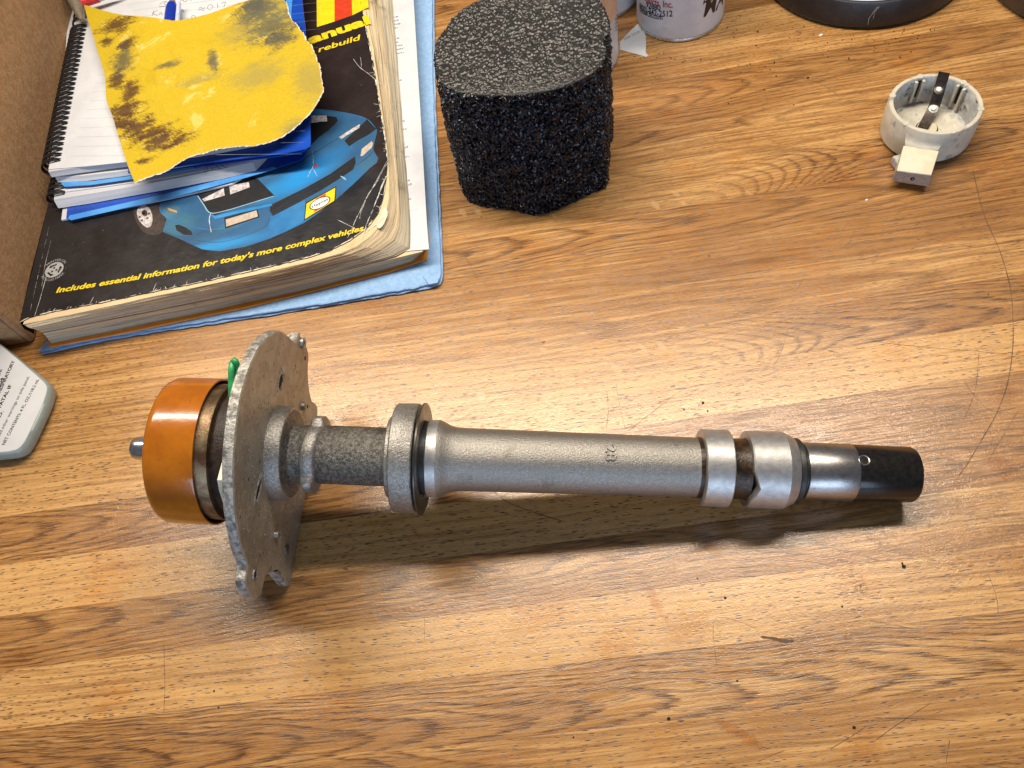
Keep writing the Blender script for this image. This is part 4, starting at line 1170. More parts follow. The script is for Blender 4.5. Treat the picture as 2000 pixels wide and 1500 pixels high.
cov = [(-251.86, 320.71, 25), (-246.36, 322.34, 25), (-230.6, 321.33, 25), (-209.5, 318.34, 25), (-192.09, 316.31, 25), (-169.48, 313.8, 25), (-145.26, 311.03, 25), (-116.25, 308.26, 25), (-87.34, 306.22, 25), (-75.11, 306.42, 25), (-63.05, 309.38, 25), (-52.34, 314.47, 25), (-44.58, 322.45, 25), (-39.44, 333.75, 25), (-35.11, 348.71, 25), (-32.48, 360.58, 25), (-30.77, 380.01, 25), (-28.93, 412.4, 25), (-26.8, 452.42, 25), (-25.47, 496.47, 25), (-25.08, 532.52, 25), (-20.69, 582.69, 25), (-130.12, 640.31, 25), (-234.34, 452.47, 25), (-240.3, 409.37, 25)]
cvs = []
for k, q in enumerate(resample([(a[0], a[1], 0) for a in cov[:21]], 220)):
    w = .35 * mnoise.noise(q * .6) + .35 * mnoise.noise(q * 1.7)
    cvs.append((q.x + w * .7, q.y + w))
cvs += [(a[0], a[1]) for a in cov[21:]]
cover = fix_normals(obj("front_cover", MB().loft([[(x, y, 24.55) for x, y in cvs], [(x, y, CZ) for x, y in cvs]]), M['cover'], man, smooth=30))
spn = [(-250.03, 320.05, 25), (-245.38, 329.34, 25), (-241.91, 358.76, 25), (-238.2, 390.25, 25), (-235.62, 413.28, 25), (-245.72, 417.37, 25), (-249.38, 394.67, 25), (-252.73, 362.88, 25), (-254.31, 332.63, 25), (-254.18, 320.1, 25)]
sp1 = [Vector(q) for q in [(-252.2, 321.48, 24.6), (-248.22, 356.73, 24.6), (-240.65, 410.79, 24.6), (-235.33, 453.33, 24.6)]]
sp0 = [Vector(q) for q in [(-251.15, 320.19, 14), (-247.22, 353.81, 14), (-241.56, 406.18, 14), (-236.3, 450.6, 14)]]
sm_ = [a.lerp(b, .5) + Vector((-1.6, 0, 0)) for a, b in zip(sp0, sp1)]
obj("spine", MB().loft([sp0, sm_, sp1], False, False), M['cover'], man, smooth=60)


def decal(name, px, mat, lift, parent=None):
    return obj(name, MB().poly([(q[0], q[1], CZ + lift) for q in px]), mat, parent or man, smooth=0)


def seal(px, n=5):
    return [tuple(q) for q in spline(px, n, True)]


decal("printed_backdrop", [(-71.03, 581.74, 25), (-24.34, 557.75, 25), (-26.63, 514.85, 25), (-27.91, 458.32, 25), (-30.59, 408.25, 25), (-33.36, 372.04, 25), (-37.25, 356.04, 25), (-50.62, 357.27, 25), (-72.03, 383.91, 25), (-85.65, 437.61, 25)], M['cover_warm'], .03)
# the printed car
decal("printed_tyre", seal([(-185.74, 384.36, 25), (-182.56, 385.24, 25), (-173.69, 382.53, 25), (-168.11, 375.15, 25), (-167.06, 363.8, 25), (-168.41, 357.74, 25), (-173.97, 357.06, 25), (-179.19, 360.74, 25), (-183.21, 368.53, 25), (-185.73, 377.94, 25)]), M['tyre'], .05)
body = [(-170.21, 381.99, 25), (-157.84, 382.18, 25), (-132.62, 379.74, 25), (-108.95, 379.22, 25), (-91.19, 382.95, 25), (-75.76, 390.04, 25), (-71.72, 424.45, 25), (-67.32, 422.51, 25), (-63.36, 419.78, 25), (-51.25, 412.01, 25), (-41.67, 403.95, 25), (-37.15, 397.68, 25), (-35.07, 392.53, 25), (-34.22, 387.95, 25), (-36.52, 381.56, 25), (-38.94, 374.41, 25), (-38.44, 369.72, 25), (-37.29, 365.24, 25), (-38.77, 361.9, 25), (-43.19, 359.38, 25), (-54.71, 350.41, 25), (-66.52, 342.23, 25), (-77.92, 335.76, 25), (-85.86, 332.06, 25), (-96.61, 329.53, 25), (-107.22, 327.77, 25), (-120.68, 327.13, 25), (-135.16, 329.23, 25), (-141.28, 332.37, 25), (-145.67, 334.85, 25), (-152.93, 342.01, 25), (-158.81, 348.3, 25), (-168.42, 357.33, 25), (-167.42, 361.05, 25), (-166.07, 366.74, 25), (-168.17, 371.78, 25), (-169.95, 378.02, 25)]
CARBLOBS = [(tuple(Vector(q) - LOC[man.name]), a, b, ang, col, amt) for q, (a, b, ang, col, amt) in zip(
    [(-83.27, 368.61, 25), (-105.47, 364.77, 25), (-96.14, 334.12, 25), (-135.18, 334.32, 25), (-158.51, 358.77, 25), (-60.02, 378.83, 25), (-45.7, 390.11, 25), (-63.18, 403.29, 25), (-50.92, 355.25, 25), (-120.88, 366.76, 25), (-164.41, 371.55, 25), (-131.47, 346.05, 25), (-43.55, 363.02, 25), (-140.63, 345.61, 25)], (
        (34, 14, .35, (0.014, 0.25, 0.64), .95), (16, 9, .3, (0.02, 0.22, 0.50), .9), (34, 9, .25, (0.015, 0.16, 0.42), .8), (36, 6, -.1, (0.02, 0.26, 0.60), .9),
        (16, 14, -.3, (0.05, 0.17, 0.24), .7), (20, 9, .5, (0.015, 0.13, 0.33), .8), (16, 14, .3, (0.03, 0.09, 0.16), .7), (14, 10, .2, (0.012, 0.045, 0.10), .8),
        (20, 10, .6, (0.02, 0.15, 0.36), .7), (26, 7, .25, (0.01, 0.04, 0.085), .5), (9, 8, 0, (0.09, 0.22, 0.28), .6), (24, 5, .15, (0.06, 0.20, 0.32), .6), (12, 12, 0, (0.05, 0.13, 0.20), .6), (20, 6, -.2, (0.012, 0.05, 0.11), .5)))]
M['car'] = make_carprint()
decal("printed_car", body, M['car'], .07)
obj("printed_highlight", MB().strip([(q[0], q[1], CZ + .10) for q in spline([(-71.72, 424.45, 25), (-63.3, 420.25, 25), (-51.22, 412.24, 25), (-41.64, 404.17, 25), (-37.15, 397.68, 25), (-34.44, 388.51, 25)], 6)], .5), M['blue_d'], man, smooth=0)
obj("printed_highlight", MB().strip([(q[0], q[1], CZ + .10) for q in spline([(-169.94, 378.44, 25), (-168.17, 371.36, 25), (-158.44, 361.22, 25), (-144.97, 350.56, 25), (-134.2, 346.32, 25), (-122.36, 345.7, 25), (-110.18, 345.76, 25)], 6)], .5), M['blue_d'], man, smooth=0)
obj("printed_highlight", MB().strip([(q[0], q[1], CZ + .135) for q in spline([(-146.58, 378.48, 25), (-143.2, 369.39, 25), (-139.55, 361.19, 25), (-130.68, 359.31, 25), (-112.12, 359.41, 25), (-100.98, 359.54, 25)], 6)], .6), M['highl'], man, smooth=0)
obj("printed_highlight", MB().strip([(q[0], q[1], CZ + .135) for q in [(-61.06, 359.86, 25), (-59.24, 357.39, 25), (-58.3, 355.29, 25)]], 1.2), M['highl'], man, smooth=0)
obj("printed_seam", MB().strip([(q[0], q[1], CZ + .10) for q in spline([(-167.8, 357.5, 25), (-158.76, 349.89, 25), (-145.39, 341.06, 25), (-134.77, 336.14, 25), (-120.06, 335.55, 25), (-107.79, 338.32, 25), (-105.11, 344.56, 25)], 6)], .4), M['blue_c'], man, smooth=0)
decal("printed_panel", [(-105.15, 344.17, 25), (-83.91, 349.27, 25), (-83.64, 346.25, 25), (-85.98, 333.71, 25), (-96.57, 329.91, 25), (-105.68, 328.34, 25), (-106.59, 338.25, 25)], M['blue_d'], .08)
decal("printed_panel", [(-75.76, 390.04, 25), (-79.35, 383.83, 25), (-91.19, 382.95, 25), (-108.95, 379.22, 25), (-132.62, 379.74, 25), (-132.52, 381.45, 25), (-108.77, 381.36, 25), (-90.84, 386.4, 25)], M['blue_c'], .09)
decal("printed_shadow", [(-72.39, 415.94, 25), (-62.39, 414.47, 25), (-56.69, 410.52, 25), (-56.2, 406.93, 25), (-58.1, 404.89, 25), (-63.53, 400.61, 25), (-69.41, 397.51, 25), (-75.15, 392.54, 25)], M['black'], .11)
decal("printed_wiper", [(-71.75, 418.58, 25), (-62.39, 414.47, 25), (-62.73, 409.3, 25), (-67.12, 410.74, 25), (-72.57, 411.67, 25)], M['lamp'], .13)
decal("printed_recess", [(-147.48, 379.71, 25), (-135.62, 382.72, 25), (-114.73, 382.06, 25), (-109.43, 377.22, 25), (-105.14, 368.5, 25), (-100.94, 359.95, 25), (-112.12, 359.41, 25), (-127.61, 358.92, 25), (-136.92, 358.06, 25), (-139.83, 361.72, 25)], M['black'], .11)
decal("printed_headlamp", [(-143.92, 374.38, 25), (-130.5, 378.01, 25), (-130.24, 371.84, 25), (-142.78, 371.78, 25)], M['lamp'], .13)
decal("printed_headlamp", [(-126.99, 378.75, 25), (-115.12, 376.94, 25), (-114.83, 372.47, 25), (-126.83, 371.32, 25)], M['lamp'], .13)
decal("printed_recess", [(-54.64, 387.93, 25), (-43.06, 396.94, 25), (-38.61, 400.69, 25), (-34.53, 389.95, 25), (-39.11, 387.27, 25), (-46.48, 384.9, 25), (-52.61, 382.03, 25)], M['black'], .11)
decal("printed_headlamp", [(-57.53, 392.41, 25), (-47.93, 396.69, 25), (-43.53, 398.09, 25), (-44.3, 395.12, 25), (-51.78, 392.27, 25), (-56.26, 390.01, 25)], M['lamp'], .13)
decal("printed_bumper_line", [(-139.91, 360.08, 25), (-136.95, 357.65, 25), (-121.6, 356.51, 25), (-103.33, 354.18, 25), (-102.88, 352.33, 25), (-121.77, 354.09, 25), (-137.07, 355.22, 25)], M['blue_b'], .125)
decal("printed_lamp_frame", [(-131.59, 354.28, 25), (-111.66, 353.77, 25), (-111.06, 346.11, 25), (-131.52, 345.26, 25)], M['black'], .11)
decal("printed_turn_lamp", [(-130.79, 352.31, 25), (-112.38, 352.4, 25), (-111.88, 347.26, 25), (-130.83, 346.61, 25)], M['beige'], .13)
decal("printed_turn_lamp", [(-45.49, 376.74, 25), (-38.87, 380.73, 25), (-38.26, 378.65, 25), (-39.75, 375.21, 25), (-46.1, 370.72, 25), (-47.28, 371.22, 25)], M['beige'], .13)
decal("printed_marker", [(-165.26, 375.71, 25), (-159.73, 370.94, 25), (-159.46, 369.15, 25), (-164.37, 373.22, 25)], M['orangeprint'], .13)
decal("printed_vent", [(-160.96, 359.73, 25), (-158.5, 359.17, 25), (-154.31, 355.06, 25), (-151.38, 351.05, 25), (-150.88, 348.02, 25), (-155.7, 349.91, 25), (-160.15, 355.31, 25)], M['black'], .11)
decal("printed_grille", [(-104.03, 353.21, 25), (-82.86, 358.53, 25), (-66.71, 363.94, 25), (-50.58, 372.16, 25), (-50.73, 366.91, 25), (-52.99, 362.16, 25), (-61.28, 358.23, 25), (-72.68, 353.53, 25), (-83.82, 350.06, 25), (-94.87, 346.63, 25), (-103.32, 344.26, 25), (-104.72, 348.92, 25)], M['black'], .12)
for a, b in ([(-102.95, 348.22, 25), (-75.45, 355.93, 25)], [(-102.58, 345.6, 25), (-69.24, 356.37, 25)], [(-94.27, 352.61, 25), (-58.26, 364.35, 25)]):
    obj("printed_grille_bar", MB().strip([(a[0], a[1], CZ + .14), (b[0], b[1], CZ + .14)], .45), M['blue_c'], man, smooth=0)
obj("printed_seam", MB().strip([(q[0], q[1], CZ + .13) for q in [(-101.33, 376.08, 25), (-86.72, 380.19, 25), (-71.77, 386.07, 25), (-57.29, 391.84, 25)]], .4), M['black'], man, smooth=0)
obj("printed_seam", MB().strip([(q[0], q[1], CZ + .13) for q in [(-51.46, 364.14, 25), (-44.37, 367.77, 25), (-37.89, 373.07, 25)]], .35), M['black'], man, smooth=0)
decal("printed_rim", seal([(-183.83, 381.45, 25), (-181.29, 383.86, 25), (-177.5, 381.91, 25), (-175.02, 375.79, 25), (-174.46, 369.24, 25), (-175.75, 364.75, 25), (-178.24, 364.9, 25), (-181.34, 369.45, 25), (-183.52, 375.36, 25)]), M['lamp'], .09)
decal("printed_hub", seal([(-180.67, 379.33, 25), (-178.78, 379.42, 25), (-177.53, 376.79, 25), (-177.86, 374.38, 25), (-179.75, 374.71, 25), (-181, 376.9, 25)], 3), M['tyre'], .11)
for k in range(5):
    a = k * 1.256 + .4
    c0 = Vector([(-179.44, 374.16, 25)][0])
    d = Vector((math.cos(a), math.sin(a), 0))
    s_ = Vector((-d.y, d.x, 0))
    decal("printed_spoke_gap", [tuple(c0 + d * 2.2 + s_ * .5), tuple(c0 + d * 3.6 + s_ * .9), tuple(c0 + d * 3.6 - s_ * .9), tuple(c0 + d * 2.2 - s_ * .5)], M['tyre'], .11)
decal("printed_plate_edge", [(-85.98, 333.71, 25), (-83.55, 347.04, 25), (-64.49, 352.72, 25), (-66.68, 341.06, 25)], M['black'], .14)
decal("printed_plate", [(-85.27, 334.64, 25), (-83.06, 346.01, 25), (-65.24, 351.76, 25), (-67.14, 342.07, 25)], M['yellow'], .16)
decal("printed_plate_band", [(-77.23, 347.61, 25), (-71.13, 349.52, 25), (-73.51, 339.7, 25), (-79.5, 337.61, 25)], M['red'], .18)
o1 = Vector([(-75.47, 343.37, 25)][0])
ov = Vector([(-69.19, 344.98, 25)][0]) - o1
ovn = Vector((-ov.y, ov.x, 0)) * .62
decal("printed_badge", [tuple(o1 + ov * math.cos(a) + ovn * math.sin(a)) for a in [k * math.tau / 28 for k in range(28)]], M['black'], .20)
decal("printed_badge_face", [tuple(o1 + ov * .9 * math.cos(a) + ovn * .88 * math.sin(a)) for a in [k * math.tau / 28 for k in range(28)]], M['white'], .22)
tx = MB()
text_on(tx, "Haynes", o1 - ov * .78 - ovn * .22, o1 + ov * .78 - ovn * .22, 2.0, z=CZ + .24, bold=.01)
for k in range(24):
    a = k * math.tau / 24
    c0 = o1 + ov * .95 * math.cos(a) + ovn * .94 * math.sin(a)
    tx.strip([(c0.x, c0.y, CZ + .21), (c0.x + .3, c0.y + .25, CZ + .21)], .2)
obj("badge_lettering", tx, M['black'], man, smooth=0)
decal("printed_emblem", [(-75.23, 375.83, 25), (-73.68, 375.63, 25), (-72.84, 372.18, 25), (-74.38, 372.38, 25)], M['red'], .13)
# lettering
tx = MB()
text_on(tx, "Includes essential information for today's more complex vehicles", [(-231.63, 334.74, 25)][0], [(-54.5, 313.76, 25)][0], 3.9, z=CZ + .05, bold=.03, shear=.28, pm=[(-140.37, 320.83, 25)][0])
obj("cover_lettering", tx, M['yellow'], man, smooth=0)
tx = MB()
text_on(tx, "anual", [(-64.87, 488.91, 25)][0], [(-21.92, 491.84, 25)][0], 9.5, z=CZ + .06, bold=.05)
obj("cover_lettering", tx, M['yellow'], man, smooth=0)
tx = MB()
text_on(tx, "rebuild", [(-59.88, 477.63, 25)][0], [(-31.85, 477.79, 25)][0], 5.6, z=CZ + .06, bold=.02, shear=.25)
obj("cover_lettering", tx, M['yellow'], man, smooth=0)
decal("logo_stripe", [(-57.67, 504.43, 25), (-45.21, 504.86, 25), (-38.24, 558.33, 25), (-50.7, 564.7, 25)], M['yellow'], .05)
decal("logo_stripe", [(-45.21, 504.86, 25), (-32.66, 505.84, 25), (-26.63, 552.4, 25), (-38.24, 558.33, 25)], M['red'], .05)
decal("logo_stripe", [(-32.66, 505.84, 25), (-20.58, 509.46, 25), (-16.18, 547.06, 25), (-26.63, 552.4, 25)], M['yellow'], .05)
rcx = Vector([(-233.55, 352.81, 25)][0])
ring_o = [(rcx.x + 5.6 * math.cos(a), rcx.y + 5.6 * math.sin(a)) for a in [k * math.tau / 40 for k in range(40)]]
decal("recycle_disc", [(x, y, 0) for x, y in ring_o], M['greyprint'], .04)
for k in range(3):
    a = k * math.tau / 3 + 1.2
    pts = []
    for aa, r in ((a, 3.2), (a + .9, 3.2), (a + .9, 2.7), (a + 1.35, 3.9), (a + .9, 5.0), (a + .9, 4.5), (a, 4.5)):
        pts.append((rcx.x + r * math.cos(aa), rcx.y + r * math.sin(aa), 0))
    decal("recycle_arrow", pts, M['black'], .06)
    a2 = a + .45
    decal("recycle_arrow", [(rcx.x + r * math.cos(aa), rcx.y + r * math.sin(aa), 0) for aa, r in ((a2 - .5, 1.7), (a2, .6), (a2 + .5, 1.7), (a2, 2.4))], M['black'], .065)
tx = MB()
vs, fs, w = glyphs("PRINTED ON", .0)
mid_a = math.radians(82)
for sgn, body_, base_a in ((1, "PRINTED ON", math.radians(78)), (-1, "RECYCLED PAPER", math.radians(-100))):
    vs, fs, w = glyphs(body_, .0)
    span = 1.9 if sgn > 0 else 2.2
    out = []
    for x, y in vs:
        s = x / w - .5
        r = 6.4 + y * 2.2 if sgn > 0 else 8.0 - y * 2.2
        a = base_a - s * span * sgn
        out.append((rcx.x + r * math.cos(a), rcx.y + r * math.sin(a), CZ + .05))
    tx.add(out, fs)
obj("recycle_lettering", tx, M['greyprint'], man, smooth=0)
# creases, scuffs and the worn corner
CR = [[(-31.12, 363.09, 25), (-36.1, 355.56, 25), (-41.83, 346.81, 25), (-46.63, 339.56, 25), (-50.43, 334.5, 25), (-53.74, 328.52, 25), (-56.83, 323.74, 25), (-60.11, 317.53, 25), (-63.62, 311.52, 25)], [(-32.4, 359.23, 25), (-37.5, 352.69, 25), (-41.67, 345.9, 25), (-48.01, 338.46, 25), (-51.07, 332.31, 25), (-54.08, 326.24, 25), (-54.93, 322.59, 25)], [(-34.33, 349.67, 25), (-37.97, 344.38, 25), (-42.06, 336.05, 25), (-44.22, 332, 25), (-47.41, 325.18, 25), (-50.19, 320.7, 25), (-52.84, 315.06, 25), (-56.33, 307.52, 25)], [(-36.43, 346.28, 25), (-40.01, 339.35, 25), (-43.54, 332.54, 25), (-48.6, 323.25, 25), (-52, 316.68, 25), (-53.96, 311.61, 25)], [(-41.68, 318.51, 25), (-45.67, 315.75, 25), (-50.68, 313.82, 25), (-53.41, 311.39, 25)], [(-38.57, 460.58, 25), (-35.67, 450.14, 25), (-30.72, 440.52, 25), (-25.86, 429.04, 25)], [(-33.84, 460, 25), (-34.27, 452.68, 25), (-35.19, 448.86, 25)], [(-74.54, 389.53, 25), (-75.58, 375.53, 25), (-78.07, 370.39, 25), (-80.04, 366.84, 25)], [(-75.98, 372.16, 25), (-74.35, 364.93, 25)], [(-139.26, 360.66, 25), (-140.43, 355.73, 25), (-139.73, 345.26, 25)], [(-237.75, 351.26, 25), (-240.37, 334.97, 25), (-243.07, 321.87, 25)], [(-236.8, 377.08, 25), (-239.38, 357.79, 25), (-240.25, 342.52, 25)], [(-67.12, 326.63, 25), (-59.5, 317.68, 25), (-57.11, 314.01, 25)]]
for q in CR:
    obj("crease", MB().strip([(w.x, w.y, CZ + .19) for w in spline(q, 5)], random.uniform(.12, .36), vary=.8), M['crease'], man, smooth=0)
edg = MB()
for k in range(90):
    i = random.randrange(5, 205)
    a = Vector((cvs[i][0], cvs[i][1], CZ + .06))
    L = random.uniform(.4, 2.6) * (1.6 if random.random() < .15 else 1)
    d = (Vector((-140, 420, 0)) - a)
    d.z = 0
    d = d.normalized()
    d = Vector((d.x + random.uniform(-.6, .6), d.y + random.uniform(-.6, .6), 0)) * L
    b = a + d * .5 + Vector((random.uniform(-.3, .3), random.uniform(-.3, .3), 0))
    edg.strip([tuple(a), tuple(b), tuple(a + d)], random.uniform(.12, .3), vary=.6)
tag(obj("edge_wear", edg, M['crease'], man, smooth=0), kind='stuff')
rim = MB()
for i in range(0, 216, 3):
    if random.random() < .55:
        rim.strip([(cvs[j][0], cvs[j][1] + .15, CZ + .05) for j in range(i, min(i + random.randrange(3, 9), 218))], random.uniform(.25, .7), vary=.7)
tag(obj("worn_edge", rim, M['torn'], man, smooth=0), kind='stuff')
sc2 = MB()
for k in range(60):
    q = Vector(random.choice([(-219.95, 350.39, 25), (-174.02, 352.62, 25), (-121.18, 320.36, 25), (-79.41, 323.56, 25), (-57.01, 334.7, 25), (-189.19, 323.41, 25), (-97.68, 318.99, 25), (-43.23, 428.75, 25), (-42.56, 389.69, 25), (-230.36, 374.58, 25), (-144.59, 325.5, 25)]))
    q = Vector((q.x + random.gauss(0, 14), q.y + random.gauss(0, 9), CZ + .2))
    a = random.uniform(0, 3.14)
    L = random.uniform(.2, 1.4)
    sc2.strip([tuple(q), tuple(q + Vector((math.cos(a), math.sin(a), 0)) * L)], .22)
tag(obj("cover_nicks", sc2, M['greyprint'], man, smooth=0), kind='stuff')
decal("torn_corner", seal([(-46.53, 314.13, 25), (-43.9, 319.39, 25), (-41.64, 324.08, 25), (-39.38, 325.18, 25), (-39.31, 320.34, 25), (-40.77, 316.96, 25), (-43.16, 313.19, 25), (-45.45, 311.75, 25)], 4), M['torn'], .08)
hing = MB()
for k in range(14):
    a, b = Vector([(-246.44, 323.47, 25)][0]), Vector([(-237.32, 402.87, 25)][0])
    s = random.random()
    p_, q_ = a.lerp(b, s * .92), a.lerp(b, min(1, s * .92 + random.uniform(.02, .1)))
    hing.strip([(p_.x, p_.y, CZ + .05), (q_.x, q_.y, CZ + .05)], random.uniform(.15, .45), vary=.6)
obj("hinge_crease", hing, M['crease'], man, smooth=0)

# ------------------------------------------------------------------ spiral notebooks
GLINE = []


def sheetblock(name, px, z0, z1, mat, parent, amp=.25, steps=5, slope=(0, 0)):
    r0 = dens([Vector((q[0], q[1], z0)) for q in px], 4)
    rings = []
    for i in range(steps + 1):
        s = i / steps
        rings.append(jig([Vector((q.x + slope[0] * s, q.y + slope[1] * s, z0 + (z1 - z0) * s)) for q in r0], amp, zs=3))
    return fix_normals(obj(name, MB().loft(rings), mat, parent, smooth=25))


nb1 = thing("notebook", (-150, 450, 25.2), "lower spiral notebook with blue dividers lying directly on the black manual", "notebook", "spiral notebooks stacked on the manual")
sheetblock("back_pages", [(-230.18, 390.03, 25.5), (-160.77, 381.14, 25.5), (-116.78, 377.1, 25.5), (-103.65, 383.15, 25.5), (-93.4, 516.75, 25.5), (-85.46, 608.88, 25.5), (-233.28, 686.23, 25.5), (-228.09, 434.95, 25.5)], 25.4, 26.6, M['paperlow'], nb1)


def film(name, px, z, th, mat, parent, curl=0.0):
    P = [Vector(q) for q in px]
    r = [(q.x, q.y, z) for q in P]
    return fix_normals(obj(name, MB().loft([r, [(a, b, c + th) for a, b, c in r]]), mat, parent, smooth=30))


film("divider", [(-226.68, 389.46, 26.9), (-224.01, 386.7, 26.9), (-191.6, 383.59, 26.9), (-160.04, 380.32, 26.9), (-128.56, 379.63, 26.9), (-103.42, 378.91, 26.9), (-90.73, 379.82, 26.9), (-81.92, 379.7, 26.9), (-79.13, 382.1, 26.9), (-74.95, 430.48, 26.9), (-66.58, 537.73, 26.9), (-61.99, 594.12, 26.9), (-232.26, 683.22, 26.9), (-226.02, 409.73, 26.9)], 26.8, .5, M['bluefilm'], nb1)
film("divider_lip", [(-225.37, 388.51, 26.9), (-223.36, 386.23, 26.9), (-191.6, 383.16, 26.9), (-160.05, 379.89, 26.9), (-128.61, 378.78, 26.9), (-105.05, 378.26, 26.9), (-97.12, 378.94, 26.9), (-98.21, 380.72, 26.9), (-128.35, 383.05, 26.9), (-159.93, 384.61, 26.9), (-191.64, 387.47, 26.9), (-224.19, 390.61, 26.9)], 27.35, .25, M['bluefilm2'], nb1)
sheetblock("page_block", [(-231.7, 399.23, 27.8), (-203.95, 394.16, 27.8), (-162.56, 387.39, 27.8), (-121.68, 382, 27.8), (-104.42, 381.02, 27.8), (-98.18, 383.75, 27.8), (-89.88, 488.85, 27.8), (-81.85, 602.92, 27.8), (-231.6, 681.29, 27.8), (-231.55, 433.94, 27.8)], 27.8, 32.2, M['paperlow'], nb1, slope=(0, 3.0))
film("top_page", [(-231.65, 407.4, 32.4), (-201.27, 400.3, 32.4), (-159.98, 391.7, 32.4), (-119.29, 385.84, 32.4), (-101.2, 384.48, 32.4), (-95.45, 385.62, 32.4), (-86.58, 480.83, 32.4), (-78.45, 593.02, 32.4), (-219.84, 667.01, 32.4), (-231.04, 419.68, 32.4)], 32.35, .3, M['paper'], nb1)
tx = MB()
for s in ([(-138.46, 388.1, 32.8), (-137.08, 390.62, 32.8), (-135.91, 388.81, 32.8), (-136.95, 386.59, 32.8), (-138.15, 387.97, 32.8)], [(-134.12, 386.74, 32.8), (-133.37, 389.08, 32.8), (-132.56, 386.53, 32.8)], [(-131.59, 387.01, 32.8), (-130.2, 389.53, 32.8), (-129.14, 385.99, 32.8), (-127.1, 388.68, 32.8), (-125.41, 385.32, 32.8), (-123.39, 387.57, 32.8)]):
    tx.strip([(w.x, w.y, 32.75) for w in spline(s, 4)], .3)
obj("pencil_note", tx, M['ink'], nb1, smooth=0)

nb2 = thing("notebook", (-150, 460, 32.8), "upper spiral notebook open at a white ruled page under the torn yellow paper", "notebook", "spiral notebooks stacked on the manual")
film("divider", [(-227.06, 413.68, 34), (-224.23, 408.51, 34), (-206.73, 403.11, 34), (-181.2, 397.91, 34), (-137.13, 390.25, 34), (-87.9, 379.34, 34), (-78.07, 378.29, 34), (-75.41, 379.83, 34), (-67.64, 458.98, 34), (-57.01, 578.98, 34), (-222.89, 665.78, 34), (-224.36, 438.31, 34)], 33.6, .6, M['bluefilm'], nb2)
film("divider_lip", [(-226.31, 411.58, 34), (-223.89, 408.15, 34), (-206.72, 402.66, 34), (-181.19, 397.25, 34), (-143.42, 390.22, 34), (-143.98, 392.22, 34), (-181.2, 400.13, 34), (-206.82, 405.8, 34), (-225.09, 412.87, 34)], 34.25, .25, M['bluefilm2'], nb2)
sheetblock("lower_pages", [(-228.33, 413.62, 35), (-206.19, 405.85, 35), (-180.62, 400.17, 35), (-136.55, 392.04, 35), (-93.37, 382.76, 35), (-90.65, 385.18, 35), (-82.9, 475.44, 35), (-73.42, 585.8, 35), (-222.17, 663.64, 35), (-227.02, 438.33, 35)], 34.6, 37.2, M['paperlow'], nb2, slope=(0, 2))
film("divider", [(-182.03, 398.93, 38), (-135.23, 388.24, 38), (-86.6, 376.14, 38), (-75.07, 374.77, 38), (-72.49, 375.88, 38), (-71.8, 379.13, 38), (-67.6, 423.07, 38), (-62.94, 483.68, 38), (-61.55, 517.62, 38), (-56.99, 571.9, 38), (-163.68, 627.73, 38)], 37.5, .6, M['bluefilm'], nb2)
film("divider_tab", [(-73.67, 483.25, 38), (-67.65, 520.64, 38), (-63.39, 575.25, 38), (-67.68, 577.5, 38), (-71.74, 522.67, 38), (-76.42, 490.14, 38)], 38.2, .5, M['bluefilm2'], nb2)
sheetblock("page_block", [(-229.56, 414.44, 39), (-203.79, 409.12, 39), (-181.48, 403.85, 39), (-134.49, 393.49, 39), (-97.46, 387.61, 39), (-92.4, 388.58, 39), (-81.84, 458.7, 39), (-79.81, 490.29, 39), (-72.84, 578.43, 39), (-215.2, 652.93, 39), (-219.36, 557.17, 39), (-226.65, 482.79, 39)], 38.4, 41.6, M['paperlow'], nb2, slope=(0, 1.6))
PGT = 41.8
film("top_page", [(-229.47, 417.72, 41.8), (-205.24, 410.32, 41.8), (-181.41, 403.92, 41.8), (-133.16, 392.06, 41.8), (-96.38, 386.2, 41.8), (-90.04, 387.96, 41.8), (-79.51, 453.76, 41.8), (-77.77, 485.17, 41.8), (-70.75, 572.39, 41.8), (-208.36, 644.41, 41.8), (-217.4, 553.28, 41.8), (-223.88, 478.06, 41.8)], 41.7, .3, M['paper'], nb2)
rl = MB()
ra0, ra1 = Vector([(-215.86, 423.59, 42)][0]), Vector([(-199.17, 502.96, 42)][0])
d0 = Vector([(-181.98, 409.77, 42)][0]) - ra0
d1 = Vector([(-155.39, 550.1, 42)][0]) - Vector([(-172.19, 554.71, 42)][0])
d0.normalize()
d1.normalize()
for k in range(-0, 24):
    s = k / 10
    a = ra0.lerp(ra1, s)
    d = d0.lerp(d1, min(1, s / 1.6)).normalized()
    rl.strip([(a.x, a.y, PGT + .26), (a.x + d.x * 75, a.y + d.y * 75, PGT + .26), (a.x + d.x * (150 - .0 * k), a.y + d.y * 150, PGT + .26)], .22)
obj("ruled_line", rl, M['pageline'], nb2, smooth=0)
tx = MB()
